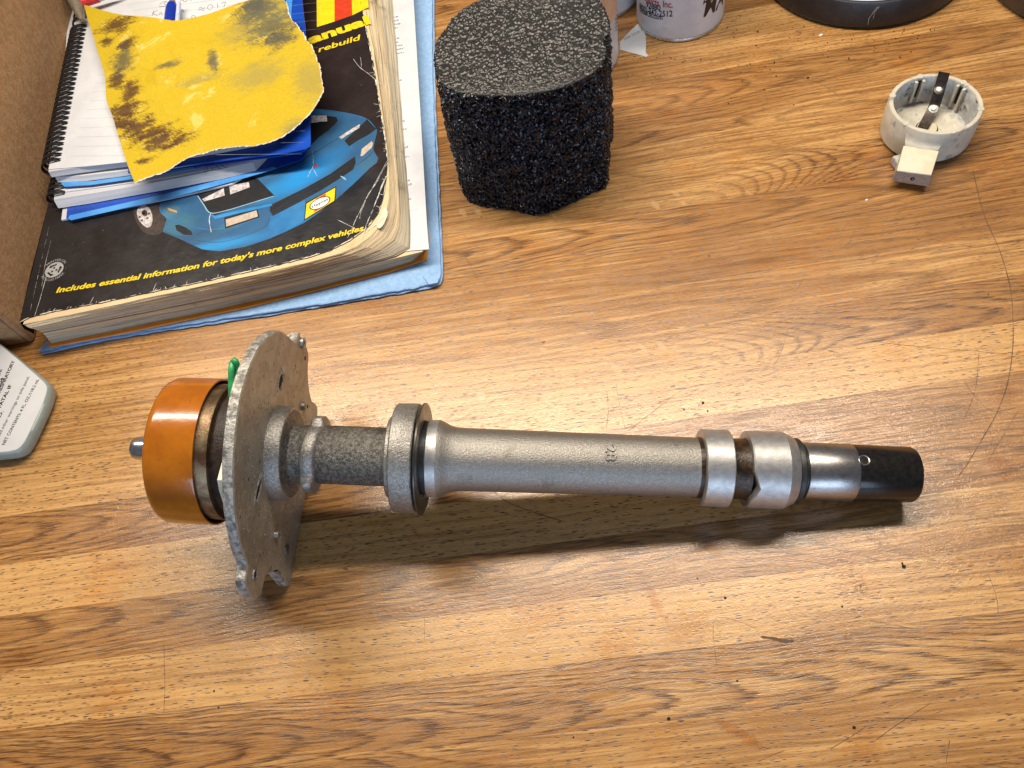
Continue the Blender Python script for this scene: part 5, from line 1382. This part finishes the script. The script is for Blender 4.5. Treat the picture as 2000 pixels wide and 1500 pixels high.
HW = [[(-157.89, 553.53, 42), (-155.66, 555.49, 42), (-152.74, 554.65, 42), (-154.97, 553.31, 42), (-152.84, 549.82, 42), (-156.48, 550.4, 42), (-158.65, 552.07, 42)], [(-151.4, 548.51, 42), (-150.2, 553.4, 42)], [(-148.39, 552.5, 42), (-151, 550.13, 42), (-147.44, 546.55, 42)], [(-163.51, 542.4, 42), (-162.35, 548.44, 42)], [(-159.44, 547.62, 42), (-162.75, 545.62, 42), (-159.18, 540.89, 42)], [(-158.45, 541.13, 42), (-157.31, 544.17, 42), (-156.29, 540.08, 42)], [(-144.05, 550.35, 42), (-141.84, 551.09, 42), (-139.76, 547.62, 42), (-137.48, 550.15, 42), (-135.42, 546.69, 42)], [(-130.79, 535.36, 42), (-129.31, 536.42, 42), (-127.97, 533.97, 42), (-126.48, 535.03, 42)], [(-130.89, 533.02, 42), (-129.41, 534.08, 42), (-128.08, 531.64, 42), (-126.59, 532.7, 42)], [(-123.14, 529.82, 42), (-124.75, 533.58, 42), (-122.82, 536.23, 42), (-120.83, 532.85, 42), (-123.14, 529.82, 42)], [(-117.46, 528.81, 42), (-117.81, 535.55, 42)], [(-115.04, 533.59, 42), (-112.14, 533.95, 42), (-113.57, 528.08, 42)], [(-136.2, 525.59, 42), (-135.32, 529.86, 42), (-133.28, 527.1, 42), (-135.45, 526.4, 42)], [(-143.74, 536.33, 42), (-142.17, 540.34, 42), (-140.88, 535.53, 42)]]
for s in HW:
    tx.strip([(w.x, w.y, PGT + .28) for w in spline(s, 4)], .32)
obj("handwriting", tx, M['ink'], nb2, smooth=0)


def coil_mesh(rr, zc):
    """one twin loop of wire binding, standing across the page edge (local x across, y along)"""
    mb = MB()
    for dy in (-.75, .75):
        pts = []
        for k in range(21):
            a = math.radians(-150 + 300 * k / 20)
            pts.append((-math.cos(a) * rr * 1.25, dy + .6 * math.sin(a), math.sin(a) * rr * .85))
        pts = [(-x, y, z) for x, y, z in pts]
        pts = [(-x, y, z) for x, y, z in pts]
        mb.tube(pts, .62, 6)
    return mb


def coils(parent, a, b, count, rr, zc, skip=()):
    a, b = Vector(a), Vector(b)
    d = (b - a)
    d.z = 0
    ux = Vector((d.y, -d.x, 0)).normalized()
    uy = d.normalized()
    first = None
    for k in range(count):
        p = a.lerp(b, k / (count - 1))
        if first is None:
            mb = coil_mesh(rr, zc)
            mb.v = [tuple(Vector((p.x, p.y, zc)) + ux * q[0] + uy * q[1] + Vector((0, 0, q[2]))) for q in mb.v]
            first = obj("wire_coil", mb, M['coil'], parent, smooth=60)
            p0 = p
        else:
            dup(first, parent, (p.x - p0.x, p.y - p0.y, 0))


coils(nb2, [(-228.1, 423.15, 40)][0], [(-216.01, 554.09, 40)][0], 29, 6.2, 38.2)
coils(nb2, [(-214.54, 564.2, 40)][0], [(-211.73, 614.98, 40)][0], 8, 6.2, 38.2)
coils(nb1, [(-230.57, 405.71, 31)][0], [(-227.86, 429, 31)][0], 6, 5.2, 30.2)

# ------------------------------------------------------------------ pen and tool under the paper
pen = thing("pen", (-140, 500, 42), "blue ballpoint pen lying on the ruled page, its grip showing above the yellow paper", "pen")
pa, pb = Vector([(-146.62, 545.43, 46.3)][0]), Vector([(-154.48, 451.46, 46.3)][0])
dp = (pb - pa).normalized()
pn = dp.orthogonal().normalized()
pf = (pa, dp, pn, dp.cross(pn))
fix_normals(obj("pen_tip", MB().lathe([(0, .01), (0, 1.6), (.6, 2.1), (4.2, 2.3), (4.6, 2.2)], pf, 32), M['pengrey'], pen))
fix_normals(obj("grip", MB().lathe([(4.2, 2.4), (5.0, 3.3), (9, 3.9), (16, 4.1), (40, 4.1)], pf, 40), M['penblue'], pen))
fix_normals(obj("barrel", MB().lathe([(40, 3.8), (82, 3.8), (84, 3.0), (84, .01)], pf, 32), M['clear'], pen))
cl_ = MB()
c0 = pa + dp * 6 + Vector((4.4, 0, 1))
cl_.loft([[c0 + Vector((0, 0, -1)), c0 + Vector((2.0, 0, -1)), c0 + Vector((2.0, 0, 1)), c0 + Vector((0, 0, 1))], [c0 + dp * 30 + Vector((0, 0, -1)), c0 + dp * 30 + Vector((2.4, 0, -1)), c0 + dp * 30 + Vector((2.4, 0, 1)), c0 + dp * 30 + Vector((0, 0, 1))]])
fix_normals(obj("clip", cl_, M['clear'], pen))

tool = thing("hand_tool", (-215, 560, 42), "dull tapered tool with a red handle lying across the notebook spiral", "tool")
ta, tb = Vector([(-210.16, 553.57, 48)][0]), Vector([(-219.42, 602.25, 50)][0])
dt = (tb - ta).normalized()
tn_ = dt.orthogonal().normalized()
tf = (ta, dt, tn_, dt.cross(tn_))
Lt = (tb - ta).length
fix_normals(obj("tapered_tip", MB().lathe([(-2, .01), (-2, 1.2), (4, 3.0), (Lt * .6, 6.3), (Lt * 1.2, 6.8)], tf, 40), M['tooltip'], tool))
fix_normals(obj("handle", MB().lathe([(Lt * 1.1, 6), (Lt * 1.12, 7.6), (Lt * 2.6, 7.6), (Lt * 2.65, 5), (Lt * 2.65, .01)], tf, 40), M['toolred'], tool))
hb = Vector([(-206.81, 569.74, 49)][0])
hc = Vector([(-193.21, 570.4, 49)][0])
hd = (hc - hb).normalized()
hf = (hb, hd, hd.orthogonal().normalized(), hd.cross(hd.orthogonal().normalized()))
fix_normals(obj("red_ferrule", MB().lathe([(-3, 2.2), (-2.5, 2.8), (9, 2.8), (9.4, 2.2)], hf, 28), M['toolred'], tool))
fix_normals(obj("pale_band", MB().lathe([(9.2, 2.4), (16, 2.4)], hf, 28), M['lamp'], tool))
fix_normals(obj("dark_tip", MB().lathe([(15.8, 2.0), (22, 1.4), (25, .3), (25, .01)], hf, 28), M['black'], tool))

# ------------------------------------------------------------------ torn yellow sandpaper
SAND_BROWN = [(q, a, b) for q, a, b in zip([(-181.52, 525.29, 51), (-188.26, 510.52, 51), (-175.04, 500.44, 51), (-183.22, 473.53, 51), (-175.45, 459.86, 51), (-178.58, 444.02, 51), (-170.78, 426.32, 51), (-163.54, 417.14, 51), (-157.38, 408.09, 51), (-146.59, 404.35, 51), (-180.39, 433.81, 51), (-166.74, 395.2, 51)], (7, 3, 4, 3.4, 4, 8, 7, 8, 8, 6, 6, 4), (5, 3.2, 4, 5, 7, 4, 5, 4, 5, 3, 4, 1.6))]
SAND_GREY = [(q, a, b) for q, a, b in zip([(-85.98, 490.91, 51), (-79.55, 472.44, 51), (-76.62, 461.44, 51), (-148.94, 469.15, 51), (-120.13, 460.98, 51), (-178.35, 488, 51), (-88.66, 495.58, 51)], (8, 8, 5, 4.2, 1.8, 4, 6), (7, 6, 5, 1.6, 4, 6, 5))]
SAND_LIGHTGREY = [(q, a, b) for q, a, b in zip([(-68.18, 488.93, 51), (-94.33, 437.93, 51), (-63.74, 419.02, 51), (-77.2, 386.81, 51), (-97.57, 481.08, 51), (-130.8, 449.62, 51), (-77.55, 383.4, 51)], (6, 8, 5, 4, 8, 7, 3), (8, 5, 8, 3, 6, 1.8, 3))]
M['sand'] = make_sandpaper()
eT = [Vector(q) for q in spline([(-205.39, 559.7, 53), (-192.04, 546.55, 53), (-177, 532.38, 54), (-158.92, 519.74, 55), (-146.93, 511.08, 55), (-140.65, 508.42, 54), (-130.41, 506.26, 54), (-118.43, 505.51, 54), (-107.7, 504.94, 55), (-93.31, 502.09, 57), (-79.8, 501.07, 57), (-71.83, 499.85, 56)][:], 6)]
eR = [Vector(q) for q in spline([(-71.83, 499.85, 56), (-68.43, 491.12, 54), (-68.05, 479.12, 53), (-62.88, 462.97, 52), (-60.99, 454.02, 51), (-58.03, 443.68, 50), (-56.74, 430.8, 49), (-56.87, 419.87, 48), (-57.47, 407.96, 47)], 6)]
eB = [Vector(q) for q in spline([(-172.7, 377.53, 47), (-166.59, 380.26, 46), (-162.03, 380.5, 46), (-154.67, 381.39, 45.5), (-148.73, 385.47, 45), (-140.96, 388.3, 45), (-131.75, 387.92, 45), (-119.5, 387.12, 45), (-101.54, 381.24, 45), (-89.33, 381.31, 45), (-81.28, 383.47, 45.5), (-72.81, 389.09, 46), (-65.04, 396.03, 46.5), (-57.47, 407.96, 47)], 5)]
eL = [Vector(q) for q in spline([(-205.39, 559.7, 53), (-201.82, 539.59, 53), (-197.7, 520.47, 53), (-194.33, 501.02, 52), (-191.4, 483.79, 50), (-190.74, 471.9, 49), (-190.4, 457.91, 48), (-187.16, 443.88, 47.5), (-183.29, 423.88, 47), (-179.3, 404.92, 47), (-176.1, 390.43, 47), (-172.7, 377.53, 47)], 6)]
NU, NV = 120, 90
eT, eB = resample(eT, NU + 1), resample(eB, NU + 1)
eL, eR = resample(eL, NV + 1), resample(eR, NV + 1)
for k, e in enumerate((eB, eR, eT)):
    for i in range(1, len(e) - 1):
        w = mnoise.noise(e[i] * .45) * .9 + mnoise.noise(e[i] * 1.3) * .45
        w *= .35 if k == 2 else 1
        e[i] = e[i] + Vector((w * .6, w, 0))
g_ = []
for j in range(NV + 1):
    b = j / NV
    row = []
    for i in range(NU + 1):
        a = i / NU
        q = eT[i] * (1 - b) + eB[i] * b + eL[j] * (1 - a) + eR[j] * a - (eT[0] * (1 - a) * (1 - b) + eT[NU] * a * (1 - b) + eB[0] * (1 - a) * b + eB[NU] * a * b)
        w = min(1, 6 * a, 6 * (1 - a), 6 * b, 6 * (1 - b))
        ridge = 1 - abs(mnoise.noise(Vector((q.x * .035, q.y * .05, 2.0)))) * 2
        q = q + Vector((0, 0, w * (1.5 * mnoise.noise(Vector((q.x * .06, q.y * .06, 1.5))) + 2.2 * max(0, ridge - .72) + .25 * mnoise.noise(Vector((q.x * .3, q.y * .3, 4))))))
        q.z = max(q.z, PGT + .6)
        ap = q - pa
        al = ap.dot(dp)
        if -10 < al < 95:
            dd = Vector((ap.x - dp.x * al, ap.y - dp.y * al, 0)).length
            q.z = max(q.z, 51.6 - max(0, dd - 3) * .38 - max(0, al - 84) * .4)
        row.append(q)
    g_.append(row)
mb = MB()
W_ = NU + 1
mb.v = [tuple(q) for row in g_ for q in row] + [(q.x, q.y, q.z - .35) for row in g_ for q in row]
off_ = W_ * (NV + 1)
for j in range(NV):
    for i in range(NU):
        k = j * W_ + i
        mb.f.append((k, k + W_, k + W_ + 1, k + 1))
        mb.f.append((off_ + k, off_ + k + 1, off_ + k + W_ + 1, off_ + k + W_))
nface = len(mb.f)
bd = [i for i in range(W_)] + [j * W_ + NU for j in range(1, NV + 1)] + [NV * W_ + i for i in range(NU - 1, -1, -1)] + [j * W_ for j in range(NV - 1, 0, -1)]
for k in range(len(bd)):
    a, b = bd[k], bd[(k + 1) % len(bd)]
    mb.f.append((a, b, off_ + b, off_ + a))
sand = thing("abrasive_paper", (0, 0, 0), "torn stained yellow abrasive paper curling on top of the notebooks", "sandpaper")
so_ = obj("paper", mb, M['sand'], sand, smooth=60)
fib = MB()
for k in range(len(bd)):
    q = Vector(mb.v[bd[k]])
    if bd[k] % W_ == 0 or bd[k] < W_:
        continue
    q2 = Vector(mb.v[bd[(k + 1) % len(bd)]])
    w = .25 + .9 * abs(mnoise.noise(q * .8))
    inn = Vector((-150, 470, 0)) - q
    inn.z = 0
    inn.normalize()
    fib.add([q - inn * w * .8 + Vector((0, 0, -.2)), q2 - inn * w * .8 + Vector((0, 0, -.2)), q2 + inn * w * .35 + Vector((0, 0, .12)), q + inn * w * .35 + Vector((0, 0, .12))], [(0, 1, 2, 3)])
obj("torn_fibre", fib, M['torn'], sand, smooth=0)

# ------------------------------------------------------------------ cardboard box at the left
box = thing("cardboard_box", (-330, 420, 0), "brown cardboard box standing behind the books", "box")
f0, f1 = Vector([(-259.34, 325.66, 0)][0]), None
bdir = Vector((.12, 1, 0)).normalized()
bn = Vector((-1, .12, 0)).normalized()
P0 = f0 + Vector((-1.5, 2, 0))
bx = [P0, P0 + bdir * 330, P0 + bdir * 330 + bn * 260, P0 + bn * 260]
HB = 210


def wall(name, a, b, inw):
    i_ = Vector(inw) * 4
    return bevel(obj(name, MB().loft([[a, b, b + i_, a + i_], [a + Vector((0, 0, HB)), b + Vector((0, 0, HB)), b + i_ + Vector((0, 0, HB)), a + i_ + Vector((0, 0, HB))]]), M['card'], box), 1.2, 3)


wall("side_panel", bx[0], bx[1], bn)
wall("front_panel", bx[0] + bn * 4.2, bx[3] - bn * 4.2, bdir)
wall("side_panel", bx[3] - bn * 4, bx[2] - bn * 4, bn)
wall("back_panel", bx[1] + bn * 4.2 - bdir * 4, bx[2] - bn * 4.2 - bdir * 4, bdir)

# ------------------------------------------------------------------ bottle lying at the lower left
bot = thing("bottle", (-285, 290, 0), "grey green squeeze bottle with a white warning label lying at the left edge", "bottle")
bl = [Vector(q) for q in spline([(-246, 289.65, 9), (-244.03, 286.22, 9), (-243.52, 282.64, 9), (-245.08, 274.78, 9), (-248.47, 265.09, 9), (-252.4, 256.15, 9), (-255.38, 250.84, 9), (-258.56, 248.46, 9), (-263.03, 248.38, 9), (-268.16, 249.44, 9), (-273.89, 250.7, 9)], 6)]
far = [Vector(q) for q in [(-320.76, 282.12, 9), (-347.55, 318.45, 9), (-345.02, 377.95, 9), (-307.08, 360.04, 9), (-275.19, 325.23, 9), (-261.66, 309.16, 9), (-250.18, 294.9, 9)]]
oz = bl + far
cen = sum((q for q in oz), Vector()) / len(oz)


def bring(z, grow):
    out = []
    for q in oz:
        d = (q - cen)
        d.z = 0
        out.append((q.x + d.normalized().x * grow, q.y + d.normalized().y * grow, z))
    return out


fix_normals(obj("body", MB().loft([bring(.4, -3.5), bring(1.2, -1.4), bring(3, 0), bring(6, .4), bring(8, .1), bring(9.0, -.9)]), M['bottle'], bot, smooth=50))
fix_normals(obj("label", MB().loft([bring(9.02, -1.3), bring(9.3, -1.5)]), M['label'], bot, smooth=0))
tx = MB()
LZ = 9.36
for s, ab, cap, bo in (("NET CONTENTS: 4 FL. OZ./118.2 mL", [(-265.87, 254.46, 9.3), (-249.11, 290.89, 9.3)], 2.0, .012), ("Read other warnings on side panel.", [(-269.7, 259.2, 9.3), (-254.85, 294.96, 9.3)], 2.0, .0),
                       ("MAY BE FATAL IF", [(-275.27, 266.8, 9.3), (-265.01, 292.6, 9.3)], 2.2, .025), ("CORROSIVE. RESPIRATORY", [(-277.99, 270.94, 9.3), (-264.52, 309.26, 9.3)], 2.2, .025),
                       ("-004", [(-272.45, 291.74, 9.3), (-270.18, 299.24, 9.3)], 2.1, .02), ("DE", [(-273.01, 300.92, 9.3), (-271.82, 305.78, 9.3)], 2.1, .02), ("ED.", [(-270.82, 271.14, 9.3), (-268.28, 276.52, 9.3)], 2.1, .02)):
    text_on(tx, s, ab[0], ab[1], cap, z=LZ, bold=bo)
obj("label_lettering", tx, M['black'], bot, smooth=0)

# ------------------------------------------------------------------ tins at the back
def tin(name, c, r, h, mat, label, group=None):
    t = thing(name, (c[0], c[1], 0), label, "can", group)
    f_ = (Vector((c[0], c[1], 0)), VF[1], VF[2], VF[3])
    fix_normals(obj("body", MB().lathe([(2.2, r - .5), (2.6, r - .1), (h, r - .1), (h, r - 3)], f_, 120, False), mat, t, smooth=40))
    fix_normals(obj("bottom_rim", MB().lathe([(.1, r - 2), (.1, r - .4), (.6, r + .25), (1.6, r + .35), (2.3, r + .1), (2.4, r - .5)], f_, 120, False), M['tin'], t, smooth=40))
    fix_normals(obj("top_rim", MB().lathe([(h - .3, r - .6), (h, r + .2), (h + 1.5, r + .3), (h + 2.2, r), (h + 1.6, r - 1.2), (h - 2, r - 1.4), (h - 2, .01)], f_, 120, False), M['tin'], t, smooth=40))
    return t


c1 = (175.8, 443.9)
t1 = tin("oil_tin", c1, 28.2, 95, M['canwhite'], "white oil tin with a phone number standing on the bench beside the torn paper scrap")
tx = MB()
text_can(tx, "Products, Inc.", c1, 28.25, (-3.02, 23.4), (-2.11, 24.8), 4.6, .02)
obj("red_lettering", tx, M['canred'], t1, smooth=0)
tx = MB()
text_can(tx, "92880", c1, 28.25, (-2.7970, 19.93), (-2.3879, 21.46), 4.0, .02)
text_can(tx, "(800) 342-2512", c1, 28.25, (-3.0970, 14.42), (-2.1080, 18.79), 4.2, .02)
text_can(tx, "LucasOil.com", c1, 28.25, (-3.0677, 12.73), (-2.3346, 15.34), 4.2, .02)
obj("blue_lettering", tx, M['navy'], t1, smooth=0)
tx = MB()
text_can(tx, "MA", c1, 28.25, (-1.4058, 14.70), (-0.7276, 13.36), 12.5, .015, .15)
text_can(tx, "Motor", c1, 28.25, (-1.4397, 23.61), (-1.0503, 22.70), 3.0, .01, .15)
obj("black_lettering", tx, M['black'], t1, smooth=0)
# second tin mostly hidden behind the foam, third further back
c2 = (99.5, 432.8)
t2 = tin("small_tin", c2, 29.0, 92, M['canwhite'], "white tin with a peach panel standing close behind the black foam cylinder")
a0 = (-0.9172, 36.61)
a1 = (-1.0882, 46.49)
pnl = MB()
th0, th1 = math.radians(-62), math.radians(-22)
pnl.loft([[(c2[0] + 29.06 * math.cos(th0 + (th1 - th0) * k / 20), c2[1] + 29.06 * math.sin(th0 + (th1 - th0) * k / 20), z) for k in range(21)] for z in (33, 88)], False, False)
obj("peach_panel", pnl, M['peach'], t2, smooth=60)
bt = MB()
for k, z in enumerate((30, 27.4, 24.8, 22.2)):
    for j in range(4):
        a = math.radians(-34 + j * 7)
        bt.loft([[(c2[0] + 29.08 * math.cos(a + math.radians(q)), c2[1] + 29.08 * math.sin(a + math.radians(q)), zz) for q in (0, 1.4, 2.8, 4.4 - (j + k) % 3)] for zz in (z, z + 1.1)], False, False)
obj("small_print", bt, M['navy'], t2, smooth=60)
tx = MB()
text_can(tx, "40", c2, 29.1, (math.radians(-24), 9.5), (math.radians(-10), 9.5), 5.0, .03)
obj("size_lettering", tx, M['navy'], t2, smooth=0)
c3 = (132.5, 486)
t3 = tin("cream_tin", c3, 28.0, 80, M['canwhite'], "pale tin standing furthest back between the other two tins")
pnl = MB()
pnl.loft([[(c3[0] + 28.05 * math.cos(a), c3[1] + 28.05 * math.sin(a), z) for a in [math.radians(-130 + 5 * k) for k in range(26)]] for z in (18, 60)], False, False)
obj("grey_band", pnl, M['greyprint'], t3, smooth=60)

# torn paper scrap between the tins
scp = [(147.72, 446.41, 0.3), (139.45, 440.67, 0.3), (130.79, 433.53, 0.3), (129.2, 426.53, 0.3), (135.87, 419.58, 0.3), (141.86, 413, 0.3), (143.36, 413.38, 0.3), (143.01, 417.33, 0.3), (146.23, 425.67, 0.3), (148.24, 432.52, 0.3), (149.01, 437.79, 0.3)]
scr = thing("paper_scrap", (140, 430, 0), "torn triangular white paper scrap with a printed time tucked under the oil tin", "paper scrap")
obj("scrap", MB().loft([[(q[0], q[1], .06) for q in scp], [(q[0], q[1], .32) for q in scp]]), M['paper'], scr, smooth=0)
tx = MB()
q0, q1 = [(149.3, 438.64, 0.4), (134.71, 433.77, 0.4)]
text_on(tx, "A 6:57 PM", q0, q1, 2.3, z=.36, up=(Vector([(141.58, 428.28, 0.4)][0]) - Vector([(141.92, 436.51, 0.4)][0])).normalized() * -1)
obj("scrap_lettering", tx, M['textgrey'], scr, smooth=0)

# ------------------------------------------------------------------ black round bases at the top right
def base(name, c, r, h, label, mat, lid):
    t = thing(name, (c[0], c[1], 0), label, "round base")
    f_ = (Vector((c[0], c[1], 0)), VF[1], VF[2], VF[3])
    fix_normals(obj("rim_wall", MB().lathe([(1.0, r - 6), (1.0, r - 1.2), (2.0, r - .2), (3, r), (h - 1.5, r - 1.6), (h - .3, r - 2.2), (h, r - 3), (h, r - 4)], f_, 180, False), mat, t, smooth=40))
    fix_normals(obj("lid", MB().lathe([(h - .2, r - 4), (h + .7, r - 5), (h + .8, r - 7), (h + .6, .01)], f_, 160, False), lid, t, smooth=40))
    fix_normals(obj("foot", MB().lathe([(.05, r - 9), (1.4, r - 7)], f_, 96), M['rubber'], t, smooth=40))
    return t


b1 = base("round_base", (297.9, 437.9), 63.9, 17.5, "wide black round base with a pale glossy top beside the white oil tin", M['blackplastic'], M['sheen'])
crk = MB()
for s in ([(275.41, 378.45, 17), (271.83, 373.85, 17), (268.18, 370.39, 17), (266.19, 365.13, 17)], [(275.58, 376.24, 17), (271.16, 369.98, 17), (268.32, 363.07, 17)]):
    pts = []
    for k, (u_, z_) in enumerate(zip(s, (15, 12, 8, 4))):
        a = math.atan2(u_[1] - 437.9, u_[0] - 297.9)
        r_ = 63.9 - 1.6 * (z_ - 3) / 13 + .1
        pts.append((297.9 + r_ * math.cos(a), 437.9 + r_ * math.sin(a), z_))
    crk.tube(pts, .14, 5)
obj("crack", crk, M['greyprint'], b1, smooth=60)
base("dark_round_base", (413, 372), 61.5, 30, "dark brown black round part cut off by the top right corner", M['brownblack'], M['brownblack'])

# crumbs
for (x, y, z), r, mt, nm, lb_ in (((246.36, 386.73, 0), 1.6, 'white', "white_chip", "small white chip lying in front of the black round base"),
                                  ((22, 226.23, 0), .7, 'red', "red_fleck", "tiny red fleck on the bare oak in the middle"),
                                  ((210.84, 254.75, 0), .9, 'white', "pale_fleck", "pale fleck on the bench below the white rotor")):
    mb = MB()
    rg = [(x + r * math.cos(a) * random.uniform(.6, 1.3), y + .7 * r * math.sin(a) * random.uniform(.6, 1.3)) for a in [k * math.tau / 9 for k in range(9)]]
    mb.loft([[(p, q, .05) for p, q in rg], [(x + (p - x) * .8, y + (q - y) * .8, .5) for p, q in rg]])
    tag(obj(nm, mb, M[mt], smooth=0), lb_, "crumb")
crumbs = MB()
for k in range(160):
    q = random.choice([(254.14, 377.18, 0), (210.1, 382.14, 0), (268.06, 365.37, 0), (205.44, 411.19, 0), (151.66, 404.05, 0), (234.36, 391.91, 0), (244.72, 371.16, 0), (197.34, 367.55, 0), (129.57, 408.96, 0), (285.46, 367.55, 0), (300.7, 365.53, 0)])
    x, y = q[0] + random.gauss(0, 12), q[1] + random.gauss(0, 8)
    if (x - 297.9) ** 2 + (y - 437.9) ** 2 < 66 ** 2 or (x - 175.8) ** 2 + (y - 443.9) ** 2 < 30 ** 2:
        continue
    r = random.uniform(.12, .4)
    crumbs.loft([[(x + r * math.cos(a) * random.uniform(.5, 1.5), y + r * math.sin(a) * random.uniform(.5, 1.5), z) for a in [i * math.tau / 5 for i in range(5)]] for z in (.04, .04 + r)])
tag(obj("dirt_crumbs", crumbs, M['hole'], smooth=0), "loose dark crumbs scattered on the bench below the round base", "dirt", kind='stuff')


# ------------------------------------------------------------------ pieces of a part hang under that part
NEST = {
    'distributor': {'base_plate': ('pitted_hole', 'hole_rim', 'grommet', 'small_hole', 'plate_screw', 'pin', 'rivet', 'lug_hole', 'cast_specks', 'cast_pits', 'edge_burr', 'nylon_tab'),
                    'main_tube': ('casting_number', 'oily_undercut'), 'drive_end': ('set_screw', 'stamped_mark'), 'upper_housing': ('clamp_band', 'neck'), 'flange': ('flange_step',), 'mounting_boss': ('boss_face',)},
    'distributor_rotor': {'cup': ('rim_boss', 'inner_rib', 'rib_groove', 'floor_boss', 'boss_ring'), 'contact_tip': ('tip_dimple',), 'contact_spring': ('rivet', 'rivet_collar'), 'terminal_nose': ('nose_fillet', 'lower_lug')},
    'repair_manual': {'front_cover': ('printed_', 'cover_lettering', 'logo_stripe', 'recycle_', 'crease', 'edge_wear', 'worn_edge', 'cover_nicks', 'torn_corner', 'hinge_crease', 'badge_lettering')},
    'printed_sheet': {'sheet': ('printed_',)},
    'notebook': {'top_page': ('pencil_note', 'ruled_line', 'handwriting')},
    'abrasive_paper': {'paper': ('torn_fibre',)},
    'bottle': {'label': ('label_lettering',)},
    'oil_tin': {'body': ('red_lettering', 'blue_lettering', 'black_lettering')},
    'small_tin': {'body': ('peach_panel', 'small_print', 'size_lettering')},
    'cream_tin': {'body': ('grey_band',)},
    'paper_scrap': {'scrap': ('scrap_lettering',)},
    'round_base': {'rim_wall': ('crack',)},
    'pen': {'barrel': ('clip',)},
}
for root in [o for o in SC.objects if o.parent is None and o.type == 'EMPTY']:
    kinds = NEST.get(root.name.split('.')[0])
    if not kinds:
        continue
    kids = [o for o in root.children]
    for host, parts in kinds.items():
        h = next((o for o in kids if o.name.split('.')[0] == host), None)
        for o in kids:
            base_name = o.name.split('.')[0]
            if h and o is not h and any(base_name == q or (q.endswith('_') and base_name.startswith(q)) or (base_name.startswith(q + '_') and q in ('grommet', 'lug_hole', 'set_screw')) for q in parts):
                o.parent = h
